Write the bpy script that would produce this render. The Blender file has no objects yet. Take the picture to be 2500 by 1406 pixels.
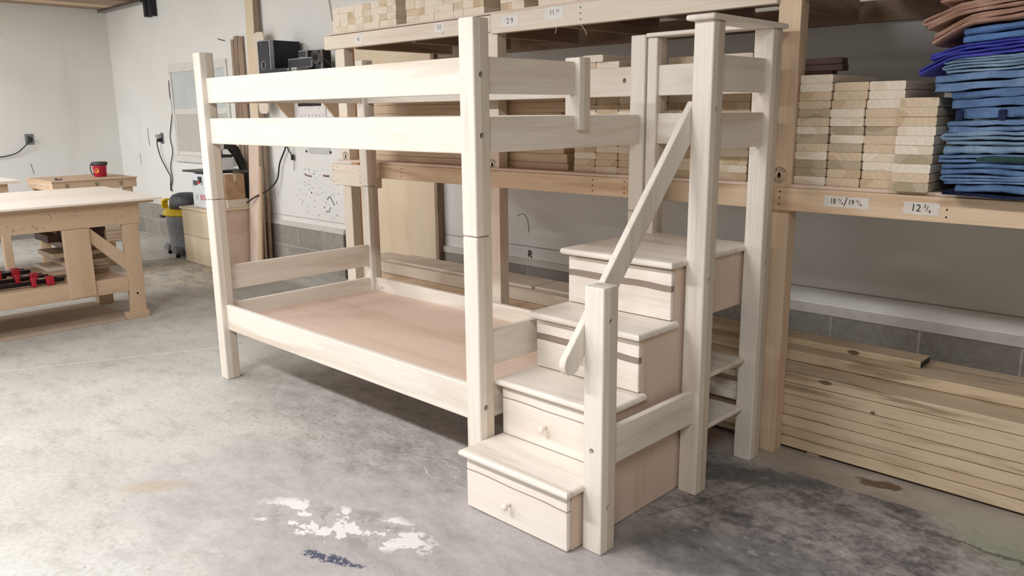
import bpy, bmesh, math, random
from mathutils import Vector, Matrix, noise
random.seed(7)
sc = bpy.context.scene
C = sc.collection

# ------------------------------------------------------------------ camera
cd = bpy.data.cameras.new('camera'); cam = bpy.data.objects.new('camera', cd); C.objects.link(cam)
cd.sensor_width = 36.0; cd.lens = 1956.9873 / 2500 * 36.0; cd.clip_start = .05
yw, pt, rl = map(math.radians, (44.2432, -12.2865, -.6103))
fw = Vector((-math.sin(yw)*math.cos(pt), math.cos(yw)*math.cos(pt), math.sin(pt)))
rt = Vector((math.cos(yw), math.sin(yw), 0)); up = rt.cross(fw)
rt, up = rt*math.cos(rl) + up*math.sin(rl), up*math.cos(rl) - rt*math.sin(rl)
cam.matrix_world = Matrix(((rt.x, up.x, -fw.x, 4.0066), (rt.y, up.y, -fw.y, -1.8605), (rt.z, up.z, -fw.z, 1.3737), (0, 0, 0, 1)))
sc.camera = cam
# ------------------------------------------------------------------ world, light, exposure
w = bpy.data.worlds.new('world'); sc.world = w; w.use_nodes = True
w.node_tree.nodes['Background'].inputs[0].default_value = (.8, .88, 1, 1); w.node_tree.nodes['Background'].inputs[1].default_value = .5
vs = sc.view_settings; vs.view_transform = 'Standard'; vs.look = 'None'; vs.gamma = 1; vs.use_curve_mapping = False
vs.exposure = 0.43
def area(name, loc, sx, sy, power, col=(.985, .985, 1), rot=(0, 0, 0)):
    l = bpy.data.lights.new(name, 'AREA'); l.shape = 'RECTANGLE'; l.size = sx; l.size_y = sy; l.energy = power; l.color = col
    o = bpy.data.objects.new(name, l); o.location = loc; o.rotation_euler = rot; C.objects.link(o); return o
# ceiling fluorescent fixtures: (x, y, power); last two are added as fill; lamps built further down
FIX = [(-4.6, -2.4, 108), (-2.6, -2.4, 56), (-.6, -2.4, 38), (1.4, -2.4, 84), (4.5, -2.5, 72), (-4.4, -5.0, 115), (.6, -5.0, 20)]
for i, (x, y, p) in enumerate(FIX):
    area('fluorescent_lamp_light', (x, y, 2.975), 1.22, .26, p)
# added fill light, set before an opening in the unseen front wall
area('added_fill_light', (-3.2, -6.9, 1.55), 3.2, 2.4, 50, (.93, .97, 1), (math.radians(90), 0, 0))

# ------------------------------------------------------------------ material helpers
def lin(c):
    if isinstance(c, str): c = [int(c[i:i+2], 16) for i in (0, 2, 4)]
    f = lambda v: v/12.92 if v <= .04045 else ((v+.055)/1.055)**2.4
    return tuple(f(v/255) for v in c) + (1,)
class NT:
    def __init__(s, name, rough=.6, spec=.3):
        s.m = bpy.data.materials.new(name); s.m.use_nodes = True; s.t = s.m.node_tree; s.b = s.t.nodes['Principled BSDF']
        s.b.inputs['Roughness'].default_value = rough; s.b.inputs['Specular IOR Level'].default_value = spec
    def n(s, typ, **k):
        o = s.t.nodes.new(typ)
        for a, v in k.items():
            if a.startswith('i_'):
                key = a[2:].replace('_', ' '); o.inputs[key].default_value = v
            else: setattr(o, a, v)
        return o
    def l(s, a, b): s.t.links.new(a, b)
    def math(s, op, a, b=None, clamp=False):
        o = s.n('ShaderNodeMath', operation=op, use_clamp=clamp)
        for i, v in enumerate((a, b)):
            if v is None: continue
            if isinstance(v, (int, float)): o.inputs[i].default_value = v
            else: s.l(v, o.inputs[i])
        return o.outputs[0]
    def ramp(s, fac, stops):
        o = s.n('ShaderNodeValToRGB'); e = o.color_ramp.elements
        while len(e) < len(stops): e.new(.5)
        for k, (p, c) in zip(e, stops): k.position = p; k.color = c if isinstance(c, tuple) and len(c) == 4 else lin(c)
        s.l(fac, o.inputs[0]); return o.outputs[0]
    def mix(s, fac, a, b, typ='MIX'):
        o = s.n('ShaderNodeMix', data_type='RGBA', blend_type=typ)
        for i, v in ((0, fac), (6, a), (7, b)):
            if isinstance(v, (int, float)): o.inputs[i].default_value = v
            elif isinstance(v, (tuple, str)): o.inputs[i].default_value = v if isinstance(v, tuple) and len(v) == 4 else lin(v)
            else: s.l(v, o.inputs[i])
        return o.outputs[2]
    def noise(s, vec, scale, detail=4, rough=.55, dist=0.):
        o = s.n('ShaderNodeTexNoise'); o.inputs['Scale'].default_value = scale; o.inputs['Detail'].default_value = detail
        o.inputs['Roughness'].default_value = rough; o.inputs['Distortion'].default_value = dist
        s.l(vec, o.inputs['Vector']); return o.outputs['Fac']
    def obj(s): return s.n('ShaderNodeTexCoord').outputs['Object']
    def map(s, vec, sc=(1, 1, 1), loc=(0, 0, 0), rot=(0, 0, 0)):
        o = s.n('ShaderNodeMapping'); o.inputs['Scale'].default_value = sc; o.inputs['Location'].default_value = loc; o.inputs['Rotation'].default_value = rot
        s.l(vec, o.inputs['Vector']); return o.outputs[0]
    def col(s, c): s.l(c, s.b.inputs['Base Color'])
    def bump(s, h, st=.2, d=.01):
        o = s.n('ShaderNodeBump'); o.inputs['Strength'].default_value = st; o.inputs['Distance'].default_value = d
        s.l(h, o.inputs['Height']); s.l(o.outputs[0], s.b.inputs['Normal'])
def flat(name, c, rough=.5, metal=0., spec=.4, var=0.):
    k = NT(name, rough, spec); k.b.inputs['Metallic'].default_value = metal
    v = k.noise(k.obj(), 22, 5); c4 = lin(c)
    lo = tuple(max(0, x*(1-.12-var)) for x in c4[:3]) + (1,)
    k.col(k.ramp(v, [(.3, lo), (.65, c4)])); return k.m
def wood(name, axis, a, b, grain=9., fine=.5, rough=.55, streak=None, lam=False, rvar=.12):
    """plank: grain runs along `axis`; every object draws its own piece of the grain"""
    k = NT(name, rough, .25); oc = k.obj()
    rnd = k.n('ShaderNodeObjectInfo').outputs['Random']
    off = k.n('ShaderNodeCombineXYZ')
    for i in range(3): k.l(k.math('MULTIPLY', rnd, 17. + 11*i), off.inputs[i])
    add = k.n('ShaderNodeVectorMath', operation='ADD'); k.l(oc, add.inputs[0]); k.l(off.outputs[0], add.inputs[1]); v = add.outputs[0]
    s = [grain]*3; s['xyz'.index(axis)] = grain*.09
    n1 = k.noise(k.map(v, tuple(s)), 1., 5, .5, .9)
    f = [150.]*3; f['xyz'.index(axis)] = 4.
    n2 = k.noise(k.map(v, tuple(f)), 1., 3, .6)
    c = k.ramp(n1, [(.30, b), (.47, a), (.62, a), (.8, b)])
    c = k.mix(fine, c, k.ramp(n2, [(.25, (.74, .70, .66, 1)), (.6, (1, 1, 1, 1))]), 'MULTIPLY')
    c = k.mix(rvar, c, k.ramp(rnd, [(0, (.78, .72, .62, 1)), (1, (1, 1, 1, 1))]), 'MULTIPLY')
    if lam:     # two boards glued face to face: second half a shade greyer, thin seam
        sp = k.n('ShaderNodeSeparateXYZ'); k.l(oc, sp.inputs[0])
        g = k.math('GREATER_THAN', sp.outputs[1], -.004)
        c = k.mix(g, c, k.mix(.5, c, lin('D2C6B4'), 'MULTIPLY'))
    if streak:  # dark heartwood band running along the board
        sp = k.n('ShaderNodeSeparateXYZ'); k.l(oc, sp.inputs[0]); z0, hw, cc = streak
        wob = k.noise(k.map(oc, (4, 4, 4)), 1., 1)
        d = k.math('ABSOLUTE', k.math('SUBTRACT', k.math('ADD', sp.outputs[2], k.math('MULTIPLY', wob, .03)), z0 + .015))
        m = k.math('LESS_THAN', d, hw)
        c = k.mix(m, c, k.mix(.45, lin(cc), k.ramp(n2, [(.2, (.55, .5, .45, 1)), (.7, (1, 1, 1, 1))]), 'MULTIPLY'))
    k.col(c); k.bump(n2, .06, .002); return k.m
WOODS = {}
SPEC = dict(
    bed=dict(a='E8E0D5', b='D6C9B9', grain=8, fine=.38, rvar=.05),
    bedpost=dict(a='E8E0D5', b='D9CDBF', grain=9, fine=.38, rvar=.05, lam=True),
    tread=dict(a='ECE4DA', b='D5C8BA', grain=13, fine=.3, rvar=.05, rough=.45),
    dface=dict(a='EEE5DB', b='E2D6C8', grain=9, fine=.25, rvar=.04),
    dface_dark=dict(a='EEE5DB', b='E2D6C8', grain=9, fine=.25, rvar=.04, streak=(.026, .012, '9A8A7E')),
    dface_light=dict(a='EEE5DB', b='E2D6C8', grain=9, fine=.25, rvar=.04, streak=(.048, .0024, 'A89A8C')),
    birch=dict(a='DFC9B8', b='D1B8A4', grain=4, fine=.35, rvar=.04),
    ply=dict(a='E4D1B6', b='DAC4A4', grain=3, fine=.2, rvar=.04),
    pine=dict(a='DCC3A6', b='C6A484', grain=12, fine=.5, rvar=.14),
    pinelight=dict(a='E8DBCA', b='DCCAB6', grain=10, fine=.4, rvar=.1),
    poplar=dict(a='D6C2A6', b='A28C72', grain=24, fine=.5, rvar=.35),
    mdf=dict(a='C8AE93', b='B99C80', grain=2.5, fine=.25, rvar=.1),
    mdftop=dict(a='EFE4D8', b='E9DBCC', grain=2.5, fine=.15, rvar=.03),
    brown=dict(a='A38C7A', b='836B5A', grain=16, fine=.6, rvar=.25),
    dark=dict(a='5E4A40', b='47362E', grain=14, fine=.6, rvar=.2),
    orange=dict(a='D2A274', b='BF8C5E', grain=9, fine=.4, rvar=.05))
def W(key, axis):
    if (key, axis) not in WOODS:
        WOODS[(key, axis)] = wood(key + '_wood', axis, **SPEC[key])
    return WOODS[(key, axis)]
def endgrain(name, a, b, heart):
    k = NT(name, .7, .2); oc = k.obj(); rnd = k.n('ShaderNodeObjectInfo').outputs['Random']
    sp = k.n('ShaderNodeSeparateXYZ'); k.l(oc, sp.inputs[0])
    cx = k.math('MULTIPLY', k.math('SUBTRACT', k.math('FRACT', k.math('MULTIPLY', rnd, 7.3)), .5), .16)
    cz = k.math('MULTIPLY', k.math('SUBTRACT', k.math('FRACT', k.math('MULTIPLY', rnd, 31.7)), .5), .16)
    dx = k.math('SUBTRACT', sp.outputs[0], cx); dz = k.math('SUBTRACT', sp.outputs[2], cz)
    d = k.math('SQRT', k.math('ADD', k.math('MULTIPLY', dx, dx), k.math('MULTIPLY', dz, dz)))
    nz = k.noise(k.map(oc, (26, 3, 60)), 1., 4)
    d2 = k.math('ADD', d, k.math('MULTIPLY', nz, .03))
    rings = k.math('FRACT', k.math('MULTIPLY', d2, 45))
    c = k.mix(rings, lin(a), lin(b))
    big = k.math('LESS_THAN', d2, k.math('ADD', k.math('MULTIPLY', k.math('FRACT', k.math('MULTIPLY', rnd, 53.1)), .07), .02))
    c = k.mix(k.math('MULTIPLY', big, .75), c, lin(heart))
    fn = k.noise(k.map(oc, (160, 6, 160)), 1., 3)
    c = k.mix(.35, c, k.ramp(fn, [(.3, (.75, .72, .68, 1)), (.6, (1, 1, 1, 1))]), 'MULTIPLY')
    k.col(c); return k.m
ENDS = {'cream': endgrain('endgrain_cream', 'EDE1D0', 'E6D7C3', 'DCCBB2'),
        'tan': endgrain('endgrain_tan', 'DCC8AE', 'D4BEA2', 'C4AD8C'),
        'olive': endgrain('endgrain_olive', 'C2B29B', 'B9A890', 'A8987D')}

# ---- painted wall with scuffs, concrete block, concrete floor
def m_wall():
    k = NT('white_painted_wall', .75, .2); oc = k.obj()
    big = k.noise(k.map(oc, (.8, .8, .8)), 1., 6)
    c = k.ramp(big, [(.3, 'E4E2DC'), (.7, 'EEEDE9')])
    drips = k.noise(k.map(oc, (3, 3, .5)), 1., 5); c = k.mix(k.ramp(drips, [(.60, (0, 0, 0, 1)), (.8, (.35, .35, .35, 1))]), c, lin('C6C2B8'))
    sp = k.noise(k.map(oc, (30, 30, 9)), 1., 3); spm = k.ramp(sp, [(.715, (0, 0, 0, 1)), (.735, (1, 1, 1, 1))])
    reg = k.noise(oc, 1.1, 2); spm2 = k.math('MULTIPLY', spm, k.math('GREATER_THAN', reg, .5))
    c = k.mix(k.math('MULTIPLY', spm2, .55), c, lin('8F8B84'))
    # splatter of drill and tool marks low on the wall left of the rack
    s = k.n('ShaderNodeSeparateXYZ'); k.l(oc, s.inputs[0])
    gx = k.math('POWER', k.math('DIVIDE', k.math('SUBTRACT', s.outputs[0], -2.05), .42), 2); gz = k.math('POWER', k.math('DIVIDE', k.math('SUBTRACT', s.outputs[2], .72), .24), 2)
    ins = k.math('LESS_THAN', k.math('ADD', gx, gz), 1.)
    yn = k.math('GREATER_THAN', s.outputs[1], 1.9)
    v = k.noise(k.map(oc, (38, 38, 52)), 1., 2, .5, .6); vm = k.math('GREATER_THAN', v, .66)
    c = k.mix(k.math('MULTIPLY', k.math('MULTIPLY', ins, yn), vm), c, lin('4A4744'))
    k.col(c); k.bump(k.noise(oc, 60, 3), .05, .003); return k.m
def m_block():
    k = NT('grey_concrete_block', .9, .1); oc = k.obj()
    b = k.n('ShaderNodeTexBrick'); b.offset = .5; b.inputs['Scale'].default_value = 1; b.inputs['Brick Width'].default_value = .41; b.inputs['Row Height'].default_value = .195
    b.inputs['Mortar Size'].default_value = .005; b.inputs['Color1'].default_value = lin('A29D95'); b.inputs['Color2'].default_value = lin('958F87'); b.inputs['Mortar'].default_value = lin('B9B4AA')
    mp = k.map(oc, (1, 1, 1), (0, 0, 0), (math.radians(-90), 0, 0)); k.l(mp, b.inputs['Vector'])
    n = k.noise(oc, 40, 5); c = k.mix(.5, b.outputs['Color'], k.ramp(n, [(.3, (.62, .6, .58, 1)), (.6, (1, 1, 1, 1))]), 'MULTIPLY')
    k.col(c); k.bump(n, .3, .004); return k.m
def m_floor():
    k = NT('worn_concrete_floor', .62, .35); oc = k.obj()
    s = k.n('ShaderNodeSeparateXYZ'); k.l(oc, s.inputs[0]); X, Y = s.outputs[0], s.outputs[1]
    n1 = k.noise(oc, .9, 9, .62); n2 = k.noise(k.map(oc, (1, 2.0, 1), rot=(0, 0, .5)), 4.5, 14, .70); n3 = k.noise(oc, 45, 6, .7)
    c = k.ramp(n1, [(.32, 'AFABA4'), (.5, 'BEBBB4'), (.68, 'CBC9C3')])
    c = k.mix(.6, c, k.ramp(n2, [(.34, (.66, .65, .63, 1)), (.5, (1, 1, 1, 1))]), 'MULTIPLY')
    c = k.mix(.5, c, k.ramp(n3, [(.32, (.62, .60, .58, 1)), (.55, (1, 1, 1, 1))]), 'MULTIPLY')
    wob = k.noise(oc, 3.2, 7, .65)
    wob2 = k.noise(oc, 17, 8, .7)
    def blob(cx, cy, rx, ry, rot=0., soft=.5, wb=1.6):
        wob_ = wob2 if rx < .2 else wob
        a, b = math.cos(rot), math.sin(rot)
        dx = k.math('SUBTRACT', X, cx); dy = k.math('SUBTRACT', Y, cy)
        u = k.math('DIVIDE', k.math('ADD', k.math('MULTIPLY', dx, a), k.math('MULTIPLY', dy, b)), rx)
        v = k.math('DIVIDE', k.math('SUBTRACT', k.math('MULTIPLY', dy, a), k.math('MULTIPLY', dx, b)), ry)
        d = k.math('SQRT', k.math('ADD', k.math('MULTIPLY', u, u), k.math('MULTIPLY', v, v)))
        d = k.math('ADD', d, k.math('MULTIPLY', k.math('SUBTRACT', wob_, .5), wb))
        return k.math('MULTIPLY', k.math('SUBTRACT', 1. + soft/2, d), 1/soft, clamp=True)
    mot = k.noise(k.map(oc, (1, 1.7, 1), rot=(0, 0, .6)), 7.5, 14, .70)
    # purplish worn paint in front of the stairs
    c = k.mix(k.math('MULTIPLY', blob(2.0, -.15, 1.1, .6, .5, .5), .7), c, k.ramp(mot, [(.3, '8C8686'), (.62, 'B2ABAA')]))
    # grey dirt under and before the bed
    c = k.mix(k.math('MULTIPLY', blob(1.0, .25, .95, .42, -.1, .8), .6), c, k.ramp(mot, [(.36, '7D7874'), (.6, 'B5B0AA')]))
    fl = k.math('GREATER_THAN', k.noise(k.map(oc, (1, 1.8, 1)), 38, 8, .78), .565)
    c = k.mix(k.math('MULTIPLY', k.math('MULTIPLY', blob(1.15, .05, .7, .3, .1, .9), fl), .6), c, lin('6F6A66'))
    # dark oily patch right of the stairs
    mb = k.math('ADD', k.math('MULTIPLY', k.noise(k.map(oc, (1, 1.5, 1), rot=(0, 0, .6)), 4, 15, .74), .6), k.math('MULTIPLY', k.noise(oc, 24, 8, .75), .4))
    c = k.mix(blob(3.0, .62, .62, .62, .4, .6), c, k.ramp(mb, [(.38, '50504F'), (.46, '74706E'), (.52, '99928F'), (.6, 'B3ACA8'), (.68, 'C4BEBA')]))
    c = k.mix(k.math('MULTIPLY', blob(2.62, .80, .30, .07, .5, .5, 1.6), .7), c, lin('555A59'))
    c = k.mix(k.math('MULTIPLY', blob(2.85, .25, .35, .16, .4, .6, 1.2), .8), c, k.ramp(mot, [(.36, '4E504F'), (.6, '7C7A77')]))
    # strip of bare tan concrete along the lumber, green tint, brown stain
    c = k.mix(k.math('MULTIPLY', k.math('MULTIPLY', k.math('GREATER_THAN', Y, k.math('ADD', .93, k.math('MULTIPLY', wob, .08))), k.math('GREATER_THAN', X, 2.3)), .8), c, k.ramp(mot, [(.3, 'A2978A'), (.7, 'B8AEA2')]))
    c = k.mix(k.math('MULTIPLY', blob(3.5, .93, .26, .13, -.5, .5, 1.), .55), c, lin('A5AA93'))
    c = k.mix(blob(3.05, 1.085, .075, .034, .3, .3, 2.6), c, lin('6E5B47'))
    c = k.mix(k.math('MULTIPLY', blob(2.98, 1.09, .02, .012, .3, .3, 1.2), .8), c, lin('6E6258'))
    c = k.mix(k.math('MULTIPLY', blob(1.05, -.8, .12, .05, .9, .8, 1.), .45), c, lin('B09C80'))
    # peeled white paint flakes, thin shapes with ragged rims
    rag = k.noise(k.map(oc, (1, 1.3, 1), rot=(0, 0, .5)), 7.5, 12, .60)
    pm = k.math('MULTIPLY', blob(1.82, -.47, .36, .13, .35, .25, 1.4), k.math('GREATER_THAN', rag, .555))
    c = k.mix(k.math('MULTIPLY', pm, .9), c, lin('E2DFDA'))
    pd = k.math('MULTIPLY', blob(1.86, -.45, .34, .13, .3, .3, 1.4), k.math('LESS_THAN', rag, .44))
    c = k.mix(k.math('MULTIPLY', pd, .6), c, lin('8F8984'))
    c = k.mix(k.math('MULTIPLY', blob(1.97, -.62, .11, .022, .35, .3, 3.4), k.math('GREATER_THAN', n3, .46)), c, lin('4A4E60'))
    pr = k.math('MULTIPLY', blob(3.0, .68, .6, .42, .4, .4), k.math('GREATER_THAN', k.noise(k.map(oc, (1, 1.5, 1), rot=(0, 0, .5)), 16, 14, .74), .585))
    c = k.mix(k.math('MULTIPLY', pr, .7), c, lin('A59D98'))
    # saw-cut joint and hairline cracks
    def line(x0, y0, x1, y1, hw, colr, amt, wv=.02, ext=False):
        L = math.hypot(x1-x0, y1-y0); ux, uy = (x1-x0)/L, (y1-y0)/L
        dx = k.math('SUBTRACT', X, x0); dy = k.math('SUBTRACT', Y, y0)
        t = k.math('ADD', k.math('MULTIPLY', dx, ux), k.math('MULTIPLY', dy, uy))
        d = k.math('SUBTRACT', k.math('MULTIPLY', dy, ux), k.math('MULTIPLY', dx, uy))
        d = k.math('ABSOLUTE', k.math('ADD', d, k.math('MULTIPLY', k.math('SUBTRACT', wob, .5), wv)))
        m = k.math('LESS_THAN', d, hw)
        if not ext: m = k.math('MULTIPLY', m, k.math('MULTIPLY', k.math('GREATER_THAN', t, 0.), k.math('LESS_THAN', t, L)))
        return k.mix(k.math('MULTIPLY', m, amt), c, lin(colr))
    c = line(-1.014, -.796, -.56, .249, .004, 'E4DFD4', .8, 0, True)
    c = line(1.35, -.02, 1.72, .14, .0022, '6E6964', .6, .12)
    c = line(1.6, .02, 2.0, -.02, .0016, 'D8D3CF', .7, .2)
    c = line(1.68, .12, 2.05, .03, .0016, 'D8D3CF', .7, .2)
    c = line(3.15, .86, 3.6, .80, .011, '57554C', .7, .3)
    c = line(2.55, .30, 2.75, .86, .004, '55504C', .5, .1)
    # sparse pale sawdust
    dust = k.math('GREATER_THAN', k.noise(oc, 95, 2, .5), .735)
    c = k.mix(k.math('MULTIPLY', dust, .5), c, lin('EDE6DA'))
    sd = k.math('MULTIPLY', blob(-3.1, 1.1, .9, .45, .2, .9), .5); c = k.mix(k.math('MULTIPLY', sd, k.math('GREATER_THAN', n2, .5)), c, lin('E0D0B6'))
    k.col(c); k.bump(n3, .12, .003)
    k.l(k.ramp(n2, [(.3, (.75, .75, .75, 1)), (.7, (.45, .45, .45, 1))]), k.b.inputs['Roughness']); return k.m
def m_cloth(name, a, b, rough=.95):
    k = NT(name, rough, .1); oc = k.obj(); n = k.noise(oc, 13, 6, .65); f = k.noise(k.map(oc, (260, 260, 90)), 1., 2)
    c = k.ramp(n, [(.3, b), (.68, a)]); c = k.mix(.45, c, k.ramp(f, [(.3, (.6, .6, .62, 1)), (.65, (1, 1, 1, 1))]), 'MULTIPLY')
    k.col(c); k.bump(f, .5, .002); return k.m
def m_card():
    k = NT('brown_cardboard', .85, .1); n = k.noise(k.obj(), 14, 5); k.col(k.ramp(n, [(.3, 'A98868'), (.7, 'C4A486')])); return k.m
def m_glass():
    k = NT('clouded_window_glass', .28, .5); n = k.noise(k.obj(), 5, 4); k.col(k.ramp(n, [(.3, 'BEC5C3'), (.7, 'CDD3D1')])); k.b.inputs['Roughness'].default_value = .35; return k.m
def m_emit(name, c, s):
    k = NT(name); k.b.inputs['Emission Color'].default_value = c; k.b.inputs['Emission Strength'].default_value = s; k.b.inputs['Base Color'].default_value = c; return k.m
MW, MB, MF = m_wall(), m_block(), m_floor()
M = dict(smear=flat('dried_red_smear', '8C5F5C', .8), knotdark=flat('dark_knot', '7D6850', .7, var=.3), wintrim=flat('white_window_paint', 'E2DFD8', .6), trim=flat('aged_white_trim', 'DAD5CC', .7), black=flat('black_plastic', '1E1F24', .45), screen=flat('dark_grille_cloth', '22242E', .35), silver=flat('silver_plastic', 'A9A9AB', .35, .3),
         castiron=flat('dark_cast_metal', '35322F', .4, .3), steel=flat('bolt_steel', '8C8681', .35, .8), holed=flat('hole_shadowed_wood', '8A7B6C', .8), white=flat('white_enamel', 'DFE3E6', .35),
         red=flat('red_plastic', 'BE2444', .4), redp=flat('red_clamp_paint', 'B32636', .4), orange=flat('orange_sticker', 'F0913A', .5), navy=flat('navy_print', '2B2F52', .5),
         yellow=flat('yellow_plastic', 'E3C22B', .45), grey=flat('grey_plastic', '86888B', .55, var=.15), dgrey=flat('dark_grey_plastic', '4E4F51', .55, var=.2), rubber=flat('black_rubber_cord', '2A2826', .6),
         paper=flat('white_paper', 'ECE8E3', .8), tape=flat('masking_tape', 'DAD2C8', .8), ink=flat('black_ink', '2C2826', .8), fadedink=flat('faded_ink', '8A847C', .8), burn=flat('burnt_brand_mark', '4A3426', .9), outlet=flat('grey_metal_outlet', '8B8D8F', .5, .4),
         bosch=flat('red_print', 'D33A45', .5), greyprint=flat('grey_print', 'A8ACB0', .5), card=m_card(), glass=m_glass(), gal=flat('galvanised_fixture', 'E8E8E6', .4), tube=m_emit('glowing_tube', (1, .98, .97, 1), 4.),
         pipe=flat('black_iron_pipe', '302F33', .4, .5), denim=m_cloth('blue_denim', '7F98B8', '566F94'), denim2=m_cloth('pale_blue_denim', '93A8BC', '6B839E'), denim3=m_cloth('mid_blue_denim', '6C87AE', '4A6488'),
         navyc=m_cloth('navy_denim', '2E3654', '20263E'), violet=m_cloth('violet_blue_cloth', '5357B8', '34368C', .5), fleece=m_cloth('blue_fleece', '6485B4', '4E6E9C'), tancloth=m_cloth('brown_canvas', 'B59280', '94725F'), green=m_cloth('dark_green_patch', '3A5450', '2A403C'),
         shaving=flat('pale_wood_shaving', 'EDE3D2', .8), gasket=flat('cable_grey', '77736D', .6), tapeclear=flat('clear_tape', 'D8D0C4', .3), ledger=None)

# ------------------------------------------------------------------ mesh helpers
def link(name, me, mat, parent=None, loc=(0, 0, 0)):
    o = bpy.data.objects.new(name, me); C.objects.link(o)
    if mat is not None:
        for m in (mat if isinstance(mat, (list, tuple)) else [mat]): me.materials.append(m)
    if parent is not None: o.parent = parent
    o.location = loc; return o
def tag(o, label=None, cat=None, group=None, kind=None):
    for k, v in (('label', label), ('category', cat), ('group', group), ('kind', kind)):
        if v: o[k] = v
    return o
def thing(name, label, cat, loc=(0, 0, 0), group=None):
    o = bpy.data.objects.new(name, None); C.objects.link(o); o.location = loc; o.empty_display_size = .05
    return tag(o, label, cat, group)
def wroot(parent):
    v = Vector((0, 0, 0)); p = parent
    while p is not None: v += p.location; p = p.parent
    return v
def place(name, bm, ctr, mat, parent, smooth=False):
    me = bpy.data.meshes.new(name); bm.normal_update(); bm.to_mesh(me); bm.free()
    if smooth:
        for p in me.polygons: p.use_smooth = True
    return link(name, me, mat, parent, Vector(ctr) - wroot(parent))
def bevel_all(bm, r, seg=2, edges=None):
    if r > 0: bmesh.ops.bevel(bm, geom=list(edges if edges is not None else bm.edges), offset=r, segments=seg, affect='EDGES', profile=.5)
def wmat(mat, sx, sy, sz):
    if isinstance(mat, str):
        if mat in SPEC: return W(mat, 'xyz'[max(range(3), key=lambda i: (sx, sy, sz)[i])])
        return M[mat]
    return mat
def box(name, x0, x1, y0, y1, z0, z1, mat, parent=None, r=.002, seg=2, hole=None):
    sx, sy, sz = x1-x0, y1-y0, z1-z0; bm = bmesh.new(); bmesh.ops.create_cube(bm, size=1)
    for v in bm.verts: v.co = Vector((v.co.x*sx, v.co.y*sy, v.co.z*sz))
    bevel_all(bm, min(r, .45*min(sx, sy, sz)), seg)
    return place(name, bm, ((x0+x1)/2, (y0+y1)/2, (z0+z1)/2), wmat(mat, sx, sy, sz), parent, False)
def prism(name, pts, axis, a0, a1, mat, parent=None, r=0., seg=2, longax=None):
    """polygon pts in the other two axes (in xyz order), extruded along axis from a0 to a1; world coordinates"""
    n = 'xyz'.index(axis); oth = [i for i in range(3) if i != n]; bm = bmesh.new(); loops = []
    us = [p[0] for p in pts]; vs_ = [p[1] for p in pts]; ctr = [0, 0, 0]; ctr[n] = (a0+a1)/2; ctr[oth[0]] = (min(us)+max(us))/2; ctr[oth[1]] = (min(vs_)+max(vs_))/2
    for a in (a0, a1):
        L = []
        for p in pts:
            c = [0, 0, 0]; c[n] = a; c[oth[0]] = p[0]; c[oth[1]] = p[1]; L.append(bm.verts.new([c[i]-ctr[i] for i in range(3)]))
        loops.append(L)
    bm.faces.new(loops[0][::-1]); bm.faces.new(loops[1]); k = len(pts)
    for i in range(k): bm.faces.new((loops[0][i], loops[0][(i+1) % k], loops[1][(i+1) % k], loops[1][i]))
    bmesh.ops.recalc_face_normals(bm, faces=bm.faces)
    if r: bevel_all(bm, r, seg)
    if longax: m = W(mat, longax)
    else:
        s = [0, 0, 0]; s[n] = abs(a1-a0); s[oth[0]] = max(us)-min(us); s[oth[1]] = max(vs_)-min(vs_); m = wmat(mat, *s)
    return place(name, bm, ctr, m, parent)
def cyl(name, p0, p1, r0, mat, parent=None, r1=None, seg=24, r=0., smooth=True):
    p0, p1 = Vector(p0), Vector(p1); d = p1-p0; bm = bmesh.new()
    bmesh.ops.create_cone(bm, cap_ends=True, segments=seg, radius1=r0, radius2=r0 if r1 is None else r1, depth=d.length)
    if r: bevel_all(bm, r, 2, [e for e in bm.edges if abs(e.verts[0].co.z-e.verts[1].co.z) < 1e-6])
    q = d.to_track_quat('Z', 'Y').to_matrix().to_4x4(); bmesh.ops.transform(bm, matrix=q, verts=bm.verts)
    o = place(name, bm, (p0+p1)/2, wmat(mat, *map(abs, d)) if isinstance(mat, str) else mat, parent)
    if smooth:
        for p in o.data.polygons: p.use_smooth = len(p.vertices) == 4
    return o
def lathe(name, prof, ctr, mat, parent=None, seg=32, axis='z', ang=math.tau):
    bm = bmesh.new(); rings = []
    for r, h in prof:
        rings.append([bm.verts.new((r*math.cos(math.tau*i/seg), r*math.sin(math.tau*i/seg), h)) for i in range(seg)])
    for a, b in zip(rings, rings[1:]):
        for i in range(seg): bm.faces.new((a[i], a[(i+1) % seg], b[(i+1) % seg], b[i]))
    bm.faces.new(rings[0][::-1]); bm.faces.new(rings[-1]); bmesh.ops.remove_doubles(bm, verts=bm.verts, dist=1e-5); bmesh.ops.recalc_face_normals(bm, faces=bm.faces)
    if axis == 'y': bmesh.ops.rotate(bm, verts=bm.verts, matrix=Matrix.Rotation(math.radians(90), 3, 'X'))
    if axis == 'x': bmesh.ops.rotate(bm, verts=bm.verts, matrix=Matrix.Rotation(math.radians(90), 3, 'Y'))
    return place(name, bm, ctr, M[mat] if isinstance(mat, str) else mat, parent, True)
def catmull(pts, n=8):
    P = [Vector(p) for p in pts]; P = [P[0]*2-P[1]] + P + [P[-1]*2-P[-2]]; out = []
    for i in range(1, len(P)-2):
        for j in range(n):
            t = j/n; a, b, c, d = P[i-1:i+3]
            out.append(.5*((2*b)+(c-a)*t+(2*a-5*b+4*c-d)*t*t+(3*b-a-3*c+d)*t**3))
    return out + [P[-2]]
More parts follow.
